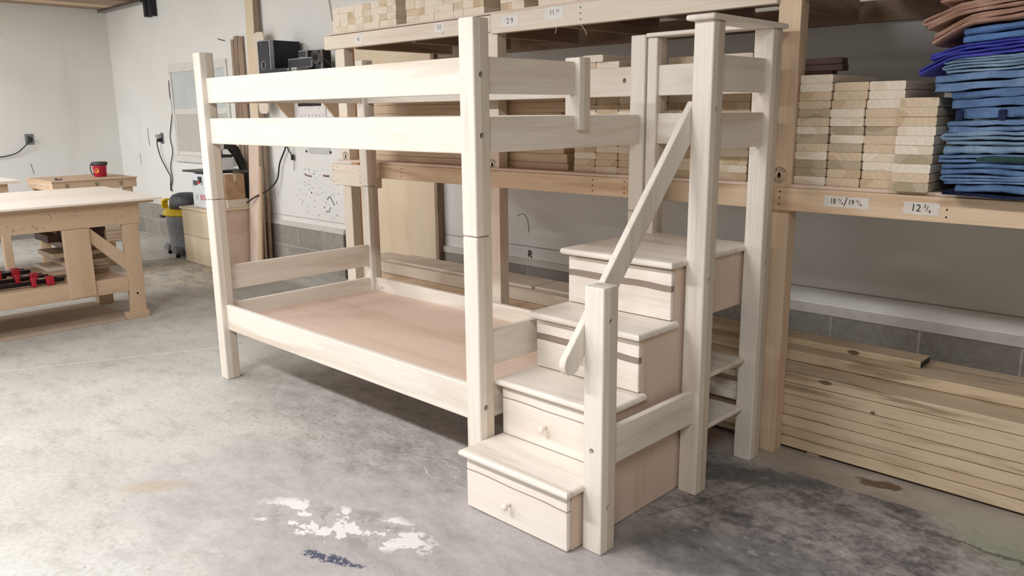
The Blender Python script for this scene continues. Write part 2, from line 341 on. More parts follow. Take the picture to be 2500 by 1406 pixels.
def tube(name, pts, r, mat, parent=None, seg=8, n=8, smooth=True):
    P = catmull(pts, n) if n > 1 else [Vector(p) for p in pts]; ctr = sum(P, Vector())/len(P); bm = bmesh.new(); rings = []; ref = None
    for i, p in enumerate(P):
        t = (P[min(i+1, len(P)-1)]-P[max(i-1, 0)]).normalized()
        if ref is None: ref = t.orthogonal().normalized()
        ref = (ref - t*ref.dot(t)).normalized(); b = t.cross(ref)
        rings.append([bm.verts.new(p-ctr+ref*r*math.cos(math.tau*k/seg)+b*r*math.sin(math.tau*k/seg)) for k in range(seg)])
    for a, b in zip(rings, rings[1:]):
        for i in range(seg): bm.faces.new((a[i], a[(i+1) % seg], b[(i+1) % seg], b[i]))
    bm.faces.new(rings[0][::-1]); bm.faces.new(rings[-1]); bmesh.ops.recalc_face_normals(bm, faces=bm.faces)
    return place(name, bm, ctr, M[mat] if isinstance(mat, str) else mat, parent, smooth)
def hexa(name, P, mat, parent=None, r=.002, axis='z'):
    """8 points: bottom ring 4, top ring 4"""
    P = [Vector(p) for p in P]; ctr = sum(P, Vector())/8; bm = bmesh.new(); v = [bm.verts.new(p-ctr) for p in P]
    for f in ((3, 2, 1, 0), (4, 5, 6, 7), (0, 1, 5, 4), (1, 2, 6, 5), (2, 3, 7, 6), (3, 0, 4, 7)): bm.faces.new([v[i] for i in f])
    bmesh.ops.recalc_face_normals(bm, faces=bm.faces); bevel_all(bm, r, 2)
    m = W(mat, axis) if mat in SPEC else M[mat]; return place(name, bm, ctr, m, parent)
def lean(name, x0, x1, th, y0, z0, y1, z1, mat, parent=None):
    """board standing at (y0,z0) leaning back to (y1,z1); th thick towards the room"""
    return hexa(name, [(x0, y0-th, z0), (x1, y0-th, z0), (x1, y0, z0), (x0, y0, z0), (x0, y1-th, z1), (x1, y1-th, z1), (x1, y1, z1), (x0, y1, z1)], mat, parent)
def bore(o, cuts):
    """real round holes: cuts = [(p0, p1, radius)] in world coordinates"""
    base = wroot(o.parent) + o.location
    for p0, p1, r in cuts:
        p0, p1 = Vector(p0), Vector(p1); bm = bmesh.new(); bmesh.ops.create_cone(bm, cap_ends=True, segments=20, radius1=r, radius2=r, depth=(p1-p0).length)
        bmesh.ops.transform(bm, matrix=(p1-p0).to_track_quat('Z', 'Y').to_matrix().to_4x4(), verts=bm.verts)
        me = bpy.data.meshes.new('t'); bm.to_mesh(me); bm.free(); c = bpy.data.objects.new('t', me); C.objects.link(c); c.location = (p0+p1)/2
        par = o.parent; o.parent = None; o.location = base
        md = o.modifiers.new('b', 'BOOLEAN'); md.object = c; md.operation = 'DIFFERENCE'; md.solver = 'EXACT'
        dg = bpy.context.evaluated_depsgraph_get(); dg.update()
        new = bpy.data.meshes.new_from_object(o.evaluated_get(dg)); o.modifiers.clear(); o.data = new
        o.parent = par; o.location = base - wroot(par)
        bpy.data.objects.remove(c, do_unlink=True); bpy.data.meshes.remove(me)
def textmesh(s, size, ext=.0006):
    cu = bpy.data.curves.new('t', 'FONT'); cu.body = s; cu.size = size; cu.extrude = ext; cu.resolution_u = 3; cu.align_x = 'CENTER'; cu.align_y = 'CENTER'
    o = bpy.data.objects.new('t', cu); C.objects.link(o); dg = bpy.context.evaluated_depsgraph_get(); dg.update()
    me = bpy.data.meshes.new_from_object(o.evaluated_get(dg)); bpy.data.objects.remove(o, do_unlink=True); bpy.data.curves.remove(cu); return me
def face_m(face):   # text plane (x right, y up) to world for a surface facing -Y or +X
    if face == '-y': return Matrix(((1, 0, 0), (0, 0, -1), (0, 1, 0)))
    if face == '+x': return Matrix(((0, 0, 1), (1, 0, 0), (0, 1, 0)))
def writing(name, bits, ctr, face, mat, parent, tilt=0.):
    """bits = [(text, size, dx, dy[, rot, stretch_x])]; one mesh"""
    bm = bmesh.new(); R3 = face_m(face)
    for b in bits:
        s, sz, dx, dy = b[:4]; rot = b[4] if len(b) > 4 else 0; sxx = b[5] if len(b) > 5 else 1
        me = textmesh(s, sz); t = bmesh.new(); t.from_mesh(me); bpy.data.meshes.remove(me)
        for v in t.verts: v.co.x *= sxx
        t.transform(Matrix.Translation((dx, dy, 0)) @ Matrix.Rotation(rot, 4, 'Z')); m2 = bpy.data.meshes.new('q'); t.to_mesh(m2); t.free(); bm.from_mesh(m2); bpy.data.meshes.remove(m2)
    bm.transform(Matrix.Rotation(tilt, 4, 'Z')); bm.transform(R3.to_4x4())
    return place(name, bm, ctr, M[mat], parent)
def brand(ctr, face, parent, r=.03, faint=False):
    """round burnt-in mark: two rings, letters round the rim, small fir-tree figure in the middle"""
    bm = bmesh.new()
    def ring(a, b, n=40):
        va = [bm.verts.new((a*math.cos(math.tau*i/n), a*math.sin(math.tau*i/n), .0004)) for i in range(n)]; vb = [bm.verts.new((b*math.cos(math.tau*i/n), b*math.sin(math.tau*i/n), .0004)) for i in range(n)]
        for i in range(n): bm.faces.new((va[i], va[(i+1) % n], vb[(i+1) % n], vb[i]))
    ring(r*.96, r); ring(r*.6, r*.64)
    for tri in (((-.3, -.05), (.3, -.05), (0, .3)), ((-.24, .1), (.24, .1), (0, .45)), ((-.33, -.2), (.33, -.2), (0, .15))):
        bm.faces.new([bm.verts.new((x*r, y*r, .0004)) for x, y in tri])
    for x0, x1, y0, y1 in ((-.2, -.1, -.42, -.2), (.1, .2, -.42, -.2), (-.06, .06, -.42, -.2)):
        bm.faces.new([bm.verts.new((x*r, y*r, .0004)) for x, y in ((x0, y0), (x1, y0), (x1, y1), (x0, y1))])
    for word, mid, dr in (('MAINE', 90, -1), ('BEDS', -90, 1)):
        for i, ch in enumerate(word):
            a = math.radians(mid + dr*(i-(len(word)-1)/2)*27); me = textmesh(ch, r*.36, .0003); t = bmesh.new(); t.from_mesh(me)
            t.transform(Matrix.Translation((r*.8*math.cos(a), r*.8*math.sin(a), 0)) @ Matrix.Rotation(a - math.radians(90)*(-dr) + (0 if dr < 0 else 0), 4, 'Z'))
            t.to_mesh(me); t.free(); bm.from_mesh(me); bpy.data.meshes.remove(me)
    bm.transform(face_m(face).to_4x4()); return place('burnt_emblem', bm, ctr, M['burn'], parent)
def dots(name, pts, r, face, mat, parent):
    bm = bmesh.new(); R4 = face_m(face).to_4x4(); c0 = sum((Vector(p) for p in pts), Vector())/len(pts)
    for p in pts:
        t = bmesh.new(); bmesh.ops.create_circle(t, cap_ends=True, segments=8, radius=r); t.transform(R4); t.transform(Matrix.Translation(Vector(p)-c0)); me = bpy.data.meshes.new('q'); t.to_mesh(me); t.free(); bm.from_mesh(me); bpy.data.meshes.remove(me)
    return place(name, bm, c0, M[mat], parent)
def struct(o): o['kind'] = 'structure'; return o
def multibox(name, boxes, mats):
    """structure mesh at the origin from several boxes, each with its material index"""
    bm = bmesh.new()
    for x0, x1, y0, y1, z0, z1, mi in boxes:
        g = bmesh.ops.create_cube(bm, size=1)['verts']
        for v in g: v.co = Vector(((x0+x1)/2+v.co.x*(x1-x0), (y0+y1)/2+v.co.y*(y1-y0), (z0+z1)/2+v.co.z*(z1-z0)))
        for f in {f for v in g for f in v.link_faces}: f.material_index = mi
    me = bpy.data.meshes.new(name); bm.to_mesh(me); bm.free(); return struct(link(name, me, mats))

# ------------------------------------------------------------------ the room
XL, XR, YB, YF, ZC = -6.5, 6.5, 2.0, -7.0, 3.35
multibox('floor', [(XL-.1, XR+.1, YF-.1, YB+.3, -.1, 0, 0)], [MF])
multibox('ceiling', [(XL-.1, XR+.1, YF-.1, YB+.3, ZC, ZC+.1, 0)], [flat('dark_ceiling', '8E877E', .8)])  # unseen ceiling, toned dark to cut bounced light
multibox('wall_left', [(XL-.1, XL, YF, YB, .38, ZC, 0), (XL-.1, XL+.01, YF, YB, 0, .38, 1)], [MW, MB])
multibox('wall_right', [(XR, XR+.1, YF, YB, 0, ZC, 0)], [flat('tan_side_wall', 'A09484', .8)])
multibox('wall_front', [(XL, -4.8, YF-.1, YF, 0, ZC, 0), (-1.6, XR, YF-.1, YF, 0, ZC, 0), (-4.8, -1.6, YF-.1, YF, 2.8, ZC, 0)], [flat('grey_front_wall', 'A8A199', .8)])
multibox('wall_back', [(XL-.1, -1.52, YB, YB+.1, .42, ZC, 0), (-1.52, -.46, YB, YB+.1, 2.15, ZC, 0), (-.46, XR, YB, YB+.1, .42, ZC, 0),
                       (XL-.1, -1.72, YB-.015, YB+.1, 0, .38, 1), (-.44, XR, YB-.015, YB+.1, 0, .38, 1), (-1.72, -.44, YB+.14, YB+.2, 0, 2.3, 0)], [MW, MB])
for i, (a, b) in enumerate(((XL, -1.72), (-.46, XR))):
    struct(box('trim_%d' % (i+1), a, b, YB-.022, YB+.01, .38, .425, 'trim', r=.003))
struct(box('trim_3', XL, XL+.02, YF, YB-.03, .38, .42, 'trim', r=.003))
# raised lip of the wall sheet at the panel joint
struct(box('trim_4', -.44, XR, YB-.004, YB+.005, .505, .51, flat('panel_seam', 'A9A49C', .8), r=.001))
struct(box('trim_5', -3.05, -1.73, YB-.004, YB+.005, .47, .475, flat('panel_seam_two', 'B9B4AC', .8), r=.001))
# doorway jamb timbers behind the rack
struct(box('trim_6', -.475, -.44, YB-.06, YB+.1, 0, 2.15, 'brown', r=.002))
struct(box('trim_7', -1.735, -1.715, YB-.02, YB+.1, 0, .379, flat('dark_block_end', '6A645E', .9), r=.002))
# ceiling lamps
for i, (x, y, p) in enumerate(FIX):
    t = thing('ceiling_lamp', 'twin-tube fluorescent lamp under the ceiling, ' + ['row by the bench, leftmost', 'middle of the bench row', 'in front of the bed foot', 'in front of the stairs', 'front row left', 'front row middle', 'rightmost'][i], 'lamp', (x, y, 3.0), 'fluorescent lamps in rows under the ceiling')
    prism('lamp_housing', [(y-.15, 3.0), (y+.15, 3.0), (y+.06, 3.09), (y-.06, 3.09)], 'x', x-.64, x+.64, 'gal', t, .004)
    for s in (-1, 1): cyl('lamp_tube', (x-.6, y+s*.07, 2.985), (x+.6, y+s*.07, 2.985), .012, 'tube', t, seg=12)
    for s in (-1, 1): cyl('hanger', (x+s*.5, y, 3.09), (x+s*.5, y, ZC), .004, 'steel', t, seg=8)
# window in the back wall, sash painted white, clouded panes
wn = struct(bpy.data.objects.new('window_1', None)); C.objects.link(wn); wn.location = (-4.2, YB, .97)
wx0, wx1 = -4.83, -3.62
for nm, a in (('window_frame', (wx0-.05, wx0-.0005, .966, 1.8395)), ('window_frame', (wx1+.0005, wx1+.05, .966, 1.8395)), ('window_frame', (wx0-.05, wx1+.05, 1.84, 1.92)), ('window_sill', (wx0-.07, wx1+.07, .90, .965)), ('window_sash', (wx0, wx1, 1.40, 1.46)), ('window_sash', (wx0, wx1, .965, 1.01)), ('window_sash', (wx0, wx0+.03, 1.01, 1.40))):
    box(nm, a[0], a[1], YB-(.045 if 'sill' in nm else .018 if 'frame' in nm else .012), YB+.005, a[2], a[3], 'wintrim', wn, .003)
box('window_pane', wx0, wx1, YB-.006, YB+.002, 1.46, 1.84, 'glass', wn, .001); box('window_pane', wx0+.03, wx1, YB-.006, YB+.002, 1.01, 1.40, flat('grimy_lower_pane', 'C8C5BD', .5), wn, .001)

# ------------------------------------------------------------------ bunk bed
L, Wd, P_, ZJ, ZT = 2.03, 1.037, .073, .959, 1.682
bed = thing('bunk_bed', 'unfinished whitewashed poplar bunk bed frame with plywood lower deck', 'bunk bed', (1.0, .5, 0))
def bolt(p, ax, parent, r=.0085):
    d = Vector((1, 0, 0)) if ax == 'x' else Vector((0, -1, 0)); p = Vector(p)
    o = cyl('bolt_head', p-d*.016, p-d*.011, r*.8, 'steel', parent, seg=6); return o
posts = {}
for nm, x, y in (('FL', 0, 0), ('FN', L-P_, 0), ('BL', 0, Wd-P_), ('BR', L-P_, Wd-P_)):
    lo = box('bed_post', x, x+P_, y, y+P_, 0, ZJ-.0012, 'bedpost', bed, .006, 3)
    hi = box('bed_post', x, x+P_, y, y+P_, ZJ+.0012, ZT, 'bedpost', bed, .006, 3); posts[nm] = (lo, hi)
HR = .0105
bore(posts['FN'][1], [((L-.022, .034, z), (L+.02, .034, z), HR) for z in (1.5, 1.302)]); bore(posts['FN'][0], [((L-.022, .030, .337), (L+.02, .03, .337), HR)])
for z in (1.5, 1.302): bolt((L, .034, z), 'x', posts['FN'][1])
bolt((L, .03, .337), 'x', posts['FN'][0])
a, b = .0235, .0495   # rails sit centred in the posts
for y0 in (a, Wd-b):
    for z0, z1, nm in ((1.438, 1.56, 'guard_rail'), (1.240, 1.365, 'side_rail'), (.274, .408, 'side_rail')):
        o = box(nm, P_, L-P_, y0, y0+b-a, z0, z1, 'bed', bed, .004)
        if y0 > .5 and z0 > 1.4: bore(o, [((1.91, y0-.01, 1.504), (1.91, y0+.018, 1.504), HR)]); bolt((1.91, y0, 1.504), 'y', o)
        if y0 > .5 and z0 < .3: bore(o, [((.137, y0-.01, .349), (.137, y0+.018, .349), .008)])
for x0, full in ((a, True), (L-b, False)):
    for z0, z1, nm in ((1.44, 1.561, 'guard_rail'), (1.242, 1.363, 'end_rail'), (.4785, .608, 'end_rail'), (.28, .4075, 'end_rail')):
        y1 = Wd-P_
        if not full and z0 > 1.4: y1 = .545
        box(nm, x0, x0+b-a, P_, y1, z0, z1, 'bed', bed, .004)
box('short_post', L-P_, L, .545, .611, 1.308, 1.577, 'bedpost', bed, .005, 3)
box('platform', P_-.03, L-b-.001, b+.002, Wd-b-.002, .316, .330, 'birch', bed, .002)
box('upper_platform', P_-.03, L-b-.001, b+.002, Wd-b-.002, 1.262, 1.276, 'birch', bed, .002)
for x in (.35, .85, 1.35, 1.8): box('platform_slat', x-.04, x+.04, b+.001, Wd-b-.001, .292, .315, 'pinelight', bed)
# ------------------------------------------------------------------ stairs
st = thing('bunk_stairs', 'whitewashed storage staircase with drawers, newel posts and sloping handrail', 'stairs', (2.3, .5, 0))
T = [(-.112, .222), (.073, .4372), (.251, .6546), (.433, .8708)]; BY = [-.084, .100, .286, .471]; NX, NP = 2.5226, .0743
tx0, tx1 = 2.0305, 2.531; TT = .024
ends = [BY[1]+.018, BY[2]+.018, BY[3]+.018, 1.0]
for i, (ty, tz) in enumerate(T):
    bm = bmesh.new(); bmesh.ops.create_cube(bm, size=1); sx, sy = tx1-tx0, ends[i]-ty
    for v in bm.verts: v.co = Vector((v.co.x*sx, v.co.y*sy, v.co.z*TT))
    es = [e for e in bm.edges if all(vv.co.y < 0 for vv in e.verts) or (abs(e.verts[0].co.x-e.verts[1].co.x) < 1e-6)]
    bevel_all(bm, .0105, 4, [e for e in es if abs(e.verts[0].co.z-e.verts[1].co.z) < 1e-6])
    place('stair_tread', bm, ((tx0+tx1)/2, (ty+ends[i])/2, tz-TT/2), W('tread', 'x'), st)
step = [(-.064, .004), (-.064, T[0][1]-TT), (BY[1]+.02, T[0][1]-TT), (BY[1]+.02, T[1][1]-TT), (BY[2]+.02, T[1][1]-TT), (BY[2]+.02, T[2][1]-TT), (BY[3]+.02, T[2][1]-TT), (BY[3]+.02, T[3][1]-TT), (.975, T[3][1]-TT), (.975, .634), (.60, .634), (.60, .004)]
for x in (2.050, 2.494): prism('stair_side', step, 'x', x, x+.018, 'birch', st, .0015, longax='z')
fz = [(.004, T[0][1]-TT-.012)] + [(T[i-1][1]+.003, T[i][1]-TT-.012) for i in (1, 2, 3)]
fm = ['dface_light', 'dface_light', 'dface_dark', 'dface_dark']
for i in range(4):
    z0, z1 = fz[i]
    d = box('drawer', 2.043, 2.508, BY[i], BY[i]+.019, z0, z1, W(fm[i], 'x'), st, .0035)
    box('drawer_box', 2.07, 2.48, BY[i]+.021, BY[i]+.15, z0+.012, z1-.01, 'birch', st, .001)
    box('riser_rail', 2.0685, 2.494, BY[i]+.02, BY[i]+.03, z1-.006, T[i][1]-TT, 'pinelight', st, .001)
    kz = (.080, .302, .52, .735)[i]
    lathe('drawer_knob', [(.0001, -.0), (.006, 0), (.0055, .012), (.008, .017), (.0125, .021), (.0125, .027), (.009, .0305), (.0001, .031)], (2.255, BY[i], kz), W('tread', 'y'), d, 20, 'y')
box('stair_back_rail', 2.07, 2.50, .985, 1.003, .225, .30, 'bed', st, .003)
newel = {}
newel['SFF'] = box('newel_post', NX, NX+NP, -.025, .048, 0, .867, 'bedpost', st, .005, 3)
newel['SF'] = box('newel_post', NX, NX+NP, .5335, .607, 0, 1.663, 'bedpost', st, .005, 3)
newel['SB'] = box('newel_post', NX, NX+NP, .943, 1.016, 0, 1.663, 'bedpost', st, .005, 3)
box('newel_post', 2.042, 2.089, .963, 1.036, 0, 1.668, 'bedpost', st, .005, 3)
xr = NX+NP
for k, zs in (('SFF', (.76, .154)), ('SF', (1.38, .799, .151)), ('SB', (.798,))):
    y = {'SFF': .0115, 'SF': .570, 'SB': .982}[k]; bore(newel[k], [((xr-.02, y, z), (xr+.02, y, z), .0095) for z in zs])
    for z in zs: bolt((xr, y, z), 'x', newel[k], .009)
bore(newel['SFF'], [((2.556, -.045, .344), (2.556, -.003, .344), .0095)])
box('side_rail', 2.547, 2.573, .048, .5335, .274, .397, 'bed', st, .004)
for z0, z1 in ((1.438, 1.559), (1.245, 1.368)):
    box('guard_rail', 2.547, 2.573, .607, .943, z0, z1, 'bed', st, .004); box('guard_rail', 2.089, NX, .975, 1.0, z0, z1, 'bed', st, .004)
# caps over the posts
box('cap_rail', 2.503, 2.612, .508, 1.032, 1.663, 1.682, 'tread', st, .0085, 4)
box('cap_rail', 2.04, 2.502, .948, 1.036, 1.668, 1.685, 'tread', st, .007, 4)
# shelves of the open bookcase
for z in (.424, .221): box('bookcase_shelf', 2.08, 2.553, .607, .945, z-.019, z, 'bed', st, .007, 3)
for x in (2.52,): dots('shelf_pin_holes', [(x-.006+.0, .9425, .25+.03*i) for i in range(6)], .0025, '-y', 'ink', st)
# handrail: sloping board on the inside of the newels, rounded lower end
pts = []; A = Vector((-.078, .632)); Bt = Vector((.566, 1.352)); d = (Bt-A).normalized(); nrm = Vector((-d.y, d.x)); hw = .036
for i in range(13):
    an = math.pi/2 + math.pi*i/12; pts.append(tuple(A + nrm*hw*math.sin(an)*1 + d*hw*math.cos(an)))
lo_end = Vector((.566, 1.295)); pts += [(.566, 1.352-hw/d.x+.0), (.566, 1.395), (.560, 1.406), (.548, 1.408)]
prism('handrail', pts, 'x', 2.494+.004, 2.5225, 'bed', st, .004, longax='z')

# ------------------------------------------------------------------ lumber rack along the back wall
rack = thing('lumber_rack', 'long timber storage rack with two shelf levels against the white wall', 'rack', (1.6, 1.5, 0))
RY = 1.07
def rpost(x0, x1, z0, z1, y0=1.085, y1=1.15): return box('rack_post', x0, x1, y0, y1, z0, z1, 'pinelight' if x0 < 2 else 'pine', rack, .003)
RP = []
for x0, x1 in ((-.365, -.275), (.965, 1.054), (2.54, 2.628), (4.35, 4.44)):
    RP.append((x0, x1)); rpost(x0, x1, 0, 1.002 if x0 < 2 or x0 > 4 else 2.1)
    if x0 < 2 or x0 > 4: rpost(x0+.0, x1, 1.09, 1.775)
box('shelf_beam', -.463, .02, RY, 1.108, .937, 1.072, 'pinelight', rack, .003)
box('shelf_beam', .0205, 2.538, RY, 1.108, 1.0, 1.086, 'pine', rack, .003)
box('shelf_beam', 2.539, 4.5, RY-.012, 1.108, 1.0, 1.086, 'pine', rack, .003)
box('shelf_beam', -.463, 1.02, RY, 1.108, 1.772, 1.852, 'pinelight', rack, .003)  # paler pine on the upper beams: bright light put into the colour
box('shelf_beam', 1.021, 2.5385, RY, 1.108, 1.762, 1.856, 'pinelight', rack, .003)
box('shelf_beam', 2.63, 4.5, 1.087, 1.12, 1.772, 1.856, 'pine', rack, .003)
box('shelf_deck', -.40, 2.538, 1.075, 1.89, 1.0865, 1.099, 'birch', rack, .001); box('shelf_deck', 2.63, 4.5, 1.075, 1.89, 1.0865, 1.099, 'birch', rack, .001)
box('shelf_deck', -.43, 2.538, 1.075, 1.89, 1.8565, 1.8665, 'birch', rack, .001); box('shelf_deck', 2.63, 4.5, 1.125, 1.89, 1.8565, 1.8665, 'dark', rack, .001)
for x in (-.2, .35, .9, 1.45, 2.0, 2.5, 3.1, 3.7, 4.3):
    box('shelf_joist', x-.019, x+.019, 1.125, 1.89, 1.765, 1.855, 'brown', rack, .002); box('shelf_joist', x-.019, x+.019, 1.115, 1.89, 1.0, 1.085, 'brown', rack, .002)
box('rear_ledger', -.43, 4.5, 1.967, 1.999, 1.755, 1.85, 'brown', rack, .002); box('rear_ledger', -.40, 4.5, 1.967, 1.999, .995, 1.08, 'brown', rack, .002)
dots('screw_heads', [(x, RY-.0008, z) for x, zs in ((-.44, (.96, .99, 1.03, 1.055)), (-.395, (.975, 1.05)), (-.15, (.965, 1.0, 1.035)), (.26, (1.02, 1.043, 1.066)), (1.68, (1.02, 1.045, 1.07)), (1.86, (1.02, 1.045, 1.07)), (-.42, (1.785,)), (.665, (1.79,)), (1.6, (1.785, 1.81, 1.835)), (1.13, (1.80,))) for z in zs], .0035, '-y', 'ink', rack)
dots('screw_heads', [(x, RY-.0128, z) for x, zs in ((2.60, (1.022, 1.048, 1.072)), (2.565, (1.03,)), (3.19, (1.02, 1.045))) for z in zs], .0035, '-y', 'ink', rack)
brand((2.580, 1.0842, 1.131), '-y', rack, .031); brand((1.005, 1.0842, 1.115), '-y', rack, .030); brand((-.315, 1.0842, 1.12), '-y', rack, .030)
box('end_plate', -.455, -.39, 1.14, 1.152, 1.66, 1.768, 'trim', rack, .001)
# taped paper labels with handwritten sizes
def rag(x0, x1, z0, z1, y, cuts, seedv, skew=0.):
    rnd = random.Random(seedv); P = []; n = 7
    for i in range(n+1): P.append((x0+(x1-x0)*i/n, z0+rnd.uniform(-.0012, .0012)+skew*i/n))
    for i in range(1, 6): P.append((x1+rnd.uniform(-.005, .005)*cuts, z0+skew+(z1-z0)*i/6))
    for i in range(n+1): P.append((x1-(x1-x0)*i/n, z1+rnd.uniform(-.0012, .0012)+skew*(1-i/n)))
    for i in range(1, 6): P.append((x0+rnd.uniform(-.005, .005)*cuts, z1-(z1-z0)*i/6))
    return P
def label(x0, x1, z0, z1, y, bits, lab, mat='tape', cuts=1, tilt=0., sd=1, skew=0.):
    t = thing('paper_label', lab, 'label', ((x0+x1)/2, y, z0)); prism('paper', rag(x0, x1, z0, z1, y, cuts, sd, skew), 'y', y-.0009, y-.0001, M[mat], t)
    writing('handwriting', bits, ((x0+x1)/2, y-.0012, (z0+z1)/2+skew/2), '-y', 'ink' if mat == 'tape' else 'fadedink', t, tilt); return t
YL, YR = RY, RY-.012
label(-.135, -.055, 1.790, 1.832, YL, [('41', .036, 0, 0)], 'leftmost paper label on the upper beam, reading forty-one', 'paper', .3, .12, 1)
label(.596, .676, 1.800, 1.846, YL, [('31', .036, 0, 0)], 'paper label reading thirty-one, just left of the near bed post', 'paper', .3, .05, 2)
label(1.10, 1.215, 1.788, 1.838, YL, [('2', .038, -.014, 0), ('9', .038, .014, 0)], 'white paper label reading 29 on the upper beam', 'paper', .4, 0, 3)
label(1.385, 1.50, 1.796, 1.852, YL, [('11', .032, -.012, .004), ('1/2', .018, .022, .008, 0, .8)], 'white paper label reading 11 and a half on upper beam', 'paper', .5, 0, 4)
label(2.775, 2.935, 1.027, 1.067, YR, [('18', .028, -.048, 0, 0, .8), ('3', .014, -.028, .007), ('/', .022, -.021, .001), ('4', .014, -.014, -.006), ('/', .044, -.002, 0), ('19', .028, .018, 0, 0, .8), ('3', .014, .038, .007), ('/', .022, .045, .001), ('4', .014, .052, -.006)], 'masking tape label with two sizes eighteen and nineteen three quarters', 'tape', 1, -.02, 5, .0)
label(3.052, 3.166, 1.022, 1.064, YR, [('12', .034, -.016, 0), ('3', .017, .012, .009), ('/', .026, .020, .001), ('4', .017, .028, -.008)], 'masking tape label reading twelve three quarters, nearest the denim pile', 'tape', 1.2, -.03, 6)

# ------------------------------------------------------------------ stacked board ends
ORD = ['first', 'second', 'third', 'fourth', 'fifth', 'sixth', 'seventh', 'eighth', 'ninth', 'tenth', 'eleventh', 'twelfth', 'thirteenth', 'fourteenth', 'fifteenth', 'sixteenth', 'seventeenth']
_proto = {}
def piece(name, w_, h_, ln, r, tone, x, y, z, label, group, cat='board'):
    key = (w_, h_, ln, r, tone)
    if key not in _proto:
        bm = bmesh.new(); bmesh.ops.create_cube(bm, size=1)
        for v in bm.verts: v.co = Vector((v.co.x*w_, v.co.y*ln, v.co.z*h_))
        bevel_all(bm, r, 3, [e for e in bm.edges if abs(e.verts[0].co.y-e.verts[1].co.y) > 1e-5])
        me = bpy.data.meshes.new(name); bm.to_mesh(me); bm.free(); me.materials.append(ENDS[tone]); _proto[key] = me
    o = bpy.data.objects.new(name, _proto[key]); C.objects.link(o); o.location = (x, y+ln/2, z+h_/2)
    return tag(o, label, cat, group)
rnd = random.Random(11)
def tone(): return rnd.choice(['cream', 'cream', 'cream', 'tan', 'tan', 'olive'])
# right bay, four columns beside the denim
T4 = [['cream', 'olive', 'olive', 'cream', 'tan', 'olive', 'cream', 'tan', 'olive', 'tan', 'tan', 'cream', 'cream'], ['tan', 'tan', 'olive', 'tan', 'olive', 'cream', 'olive', 'cream', 'cream', 'tan', 'tan', 'tan'],
      ['tan', 'tan', 'cream', 'cream', 'tan', 'tan', 'olive', 'tan', 'tan', 'cream', 'cream', 'cream'], ['olive', 'tan', 'cream', 'olive', 'cream', 'cream', 'cream', 'tan', 'tan', 'tan']]
side = ['beside the rack post', 'second from the rack post', 'third from the rack post', 'nearest the blue denim pile']
for c, (x0, y, pitch, tones) in enumerate(((2.6305, 1.10, .0309, T4[0]), (2.7565, 1.10, .0309, T4[1]), (2.883, 1.10, .0309, T4[2]), (3.0095, 1.035, .0312, T4[3]))):
    for r_, tn in enumerate(tones):
        piece('lumber_piece', .1213, pitch-.0006, .42, .0055, tn, x0+.061+rnd.uniform(-.0015, .0015)+(.004*(r_ > 9) if c < 3 else .0008*r_), y+rnd.uniform(0, .008), 1.0995+r_*pitch,
              '%s board end, %s from the bottom in the column %s' % (tn, ORD[r_], side[c]), 'stacked board ends right of the staircase')
for k, z in enumerate((1.5028, 1.5288, 1.5548)):
    tag(box('lumber_board', 2.40, (2.60, 2.645, 2.64)[k], 1.45, 1.51, z, z+.0252, 'dark', None, .003), ['lowest', 'middle', 'uppermost'][k] + ' dark board lying crosswise at the back of the right stack', 'board', 'dark boards behind the right stack')
# middle bay, seven columns behind the stairs
hts = [16, 16, 15, 15, 16, 15, 16]
for c in range(7):
    for r_ in range(hts[c]):
        tn = rnd.choice(['tan', 'tan', 'tan', 'cream', 'cream'])
        piece('lumber_piece', .1260, .0304, .38, .006, tn, 1.537+.128*c+.064+rnd.uniform(-.001, .001), 1.105+rnd.uniform(0, .006), 1.0995+r_*.031,
              '%s board end behind the bed, %s column from left, %s from the bottom' % (tn, ORD[c], ORD[r_]), 'stacked board ends behind the stairs')
piece('lumber_piece', .118, .031, .38, .007, 'cream', 1.648, 1.10, 1.5958, 'pale round-edged board on top of the column behind the guard rail', 'stacked board ends behind the stairs')
# upper shelf, square ends
groups = [(-.385, 8, .0787, 4, 'far left block'), (.335, 5, .0785, 4, 'middle block'), (.729, 3, .076, 4, 'block above near post'), (1.073, 2, .081, 3, 'small block over 29'), (1.327, 3, .081, 3, 'rightmost block')]
for x0, n, wd, rows, nm in groups:
    for c in range(n):
        for r_ in range(rows):
            tn = rnd.choice(['cream', 'cream', 'cream', 'tan'])
            piece('lumber_piece', wd-.0006, .0362, .6, .0015, tn, x0+(c+.5)*wd, 1.088+rnd.uniform(0, .004), 1.8668+r_*.0366,
                  '%s square end on upper shelf, %s, %s across, %s up' % (tn, nm, ORD[c], ORD[r_]), 'square board ends on the upper shelf')
# long boards lying along the middle shelf
zz = 1.0995
for i, (h, y0, x1) in enumerate(((.032, 1.165, 1.45), (.046, 1.17, 1.44), (.032, 1.168, 1.42), (.045, 1.175, 1.41), (.062, 1.18, 1.43), (.062, 1.175, 1.40), (.05, 1.17, 1.46), (.032, 1.165, 1.42))):
    o = box('long_board', -.245+.01*(i % 3), x1, y0, y0+.22, zz, zz+h-.0006, 'pine', None, .003)
    tag(o, 'long board lying along the middle shelf, %s from the bottom' % ORD[i], 'board', 'long boards on the middle shelf'); zz += h
# small tan offcuts behind the left post
for i in range(10):
    o = box('offcut', -.275, -.25+.02*(i % 2), 1.2, 1.45, 1.0995+i*.036, 1.0995+i*.036+.0355, 'pinelight', None, .002); tag(o, 'short tan offcut in the stack behind left rack post, %s up' % ORD[i], 'board', 'short offcuts at the left end of the rack')

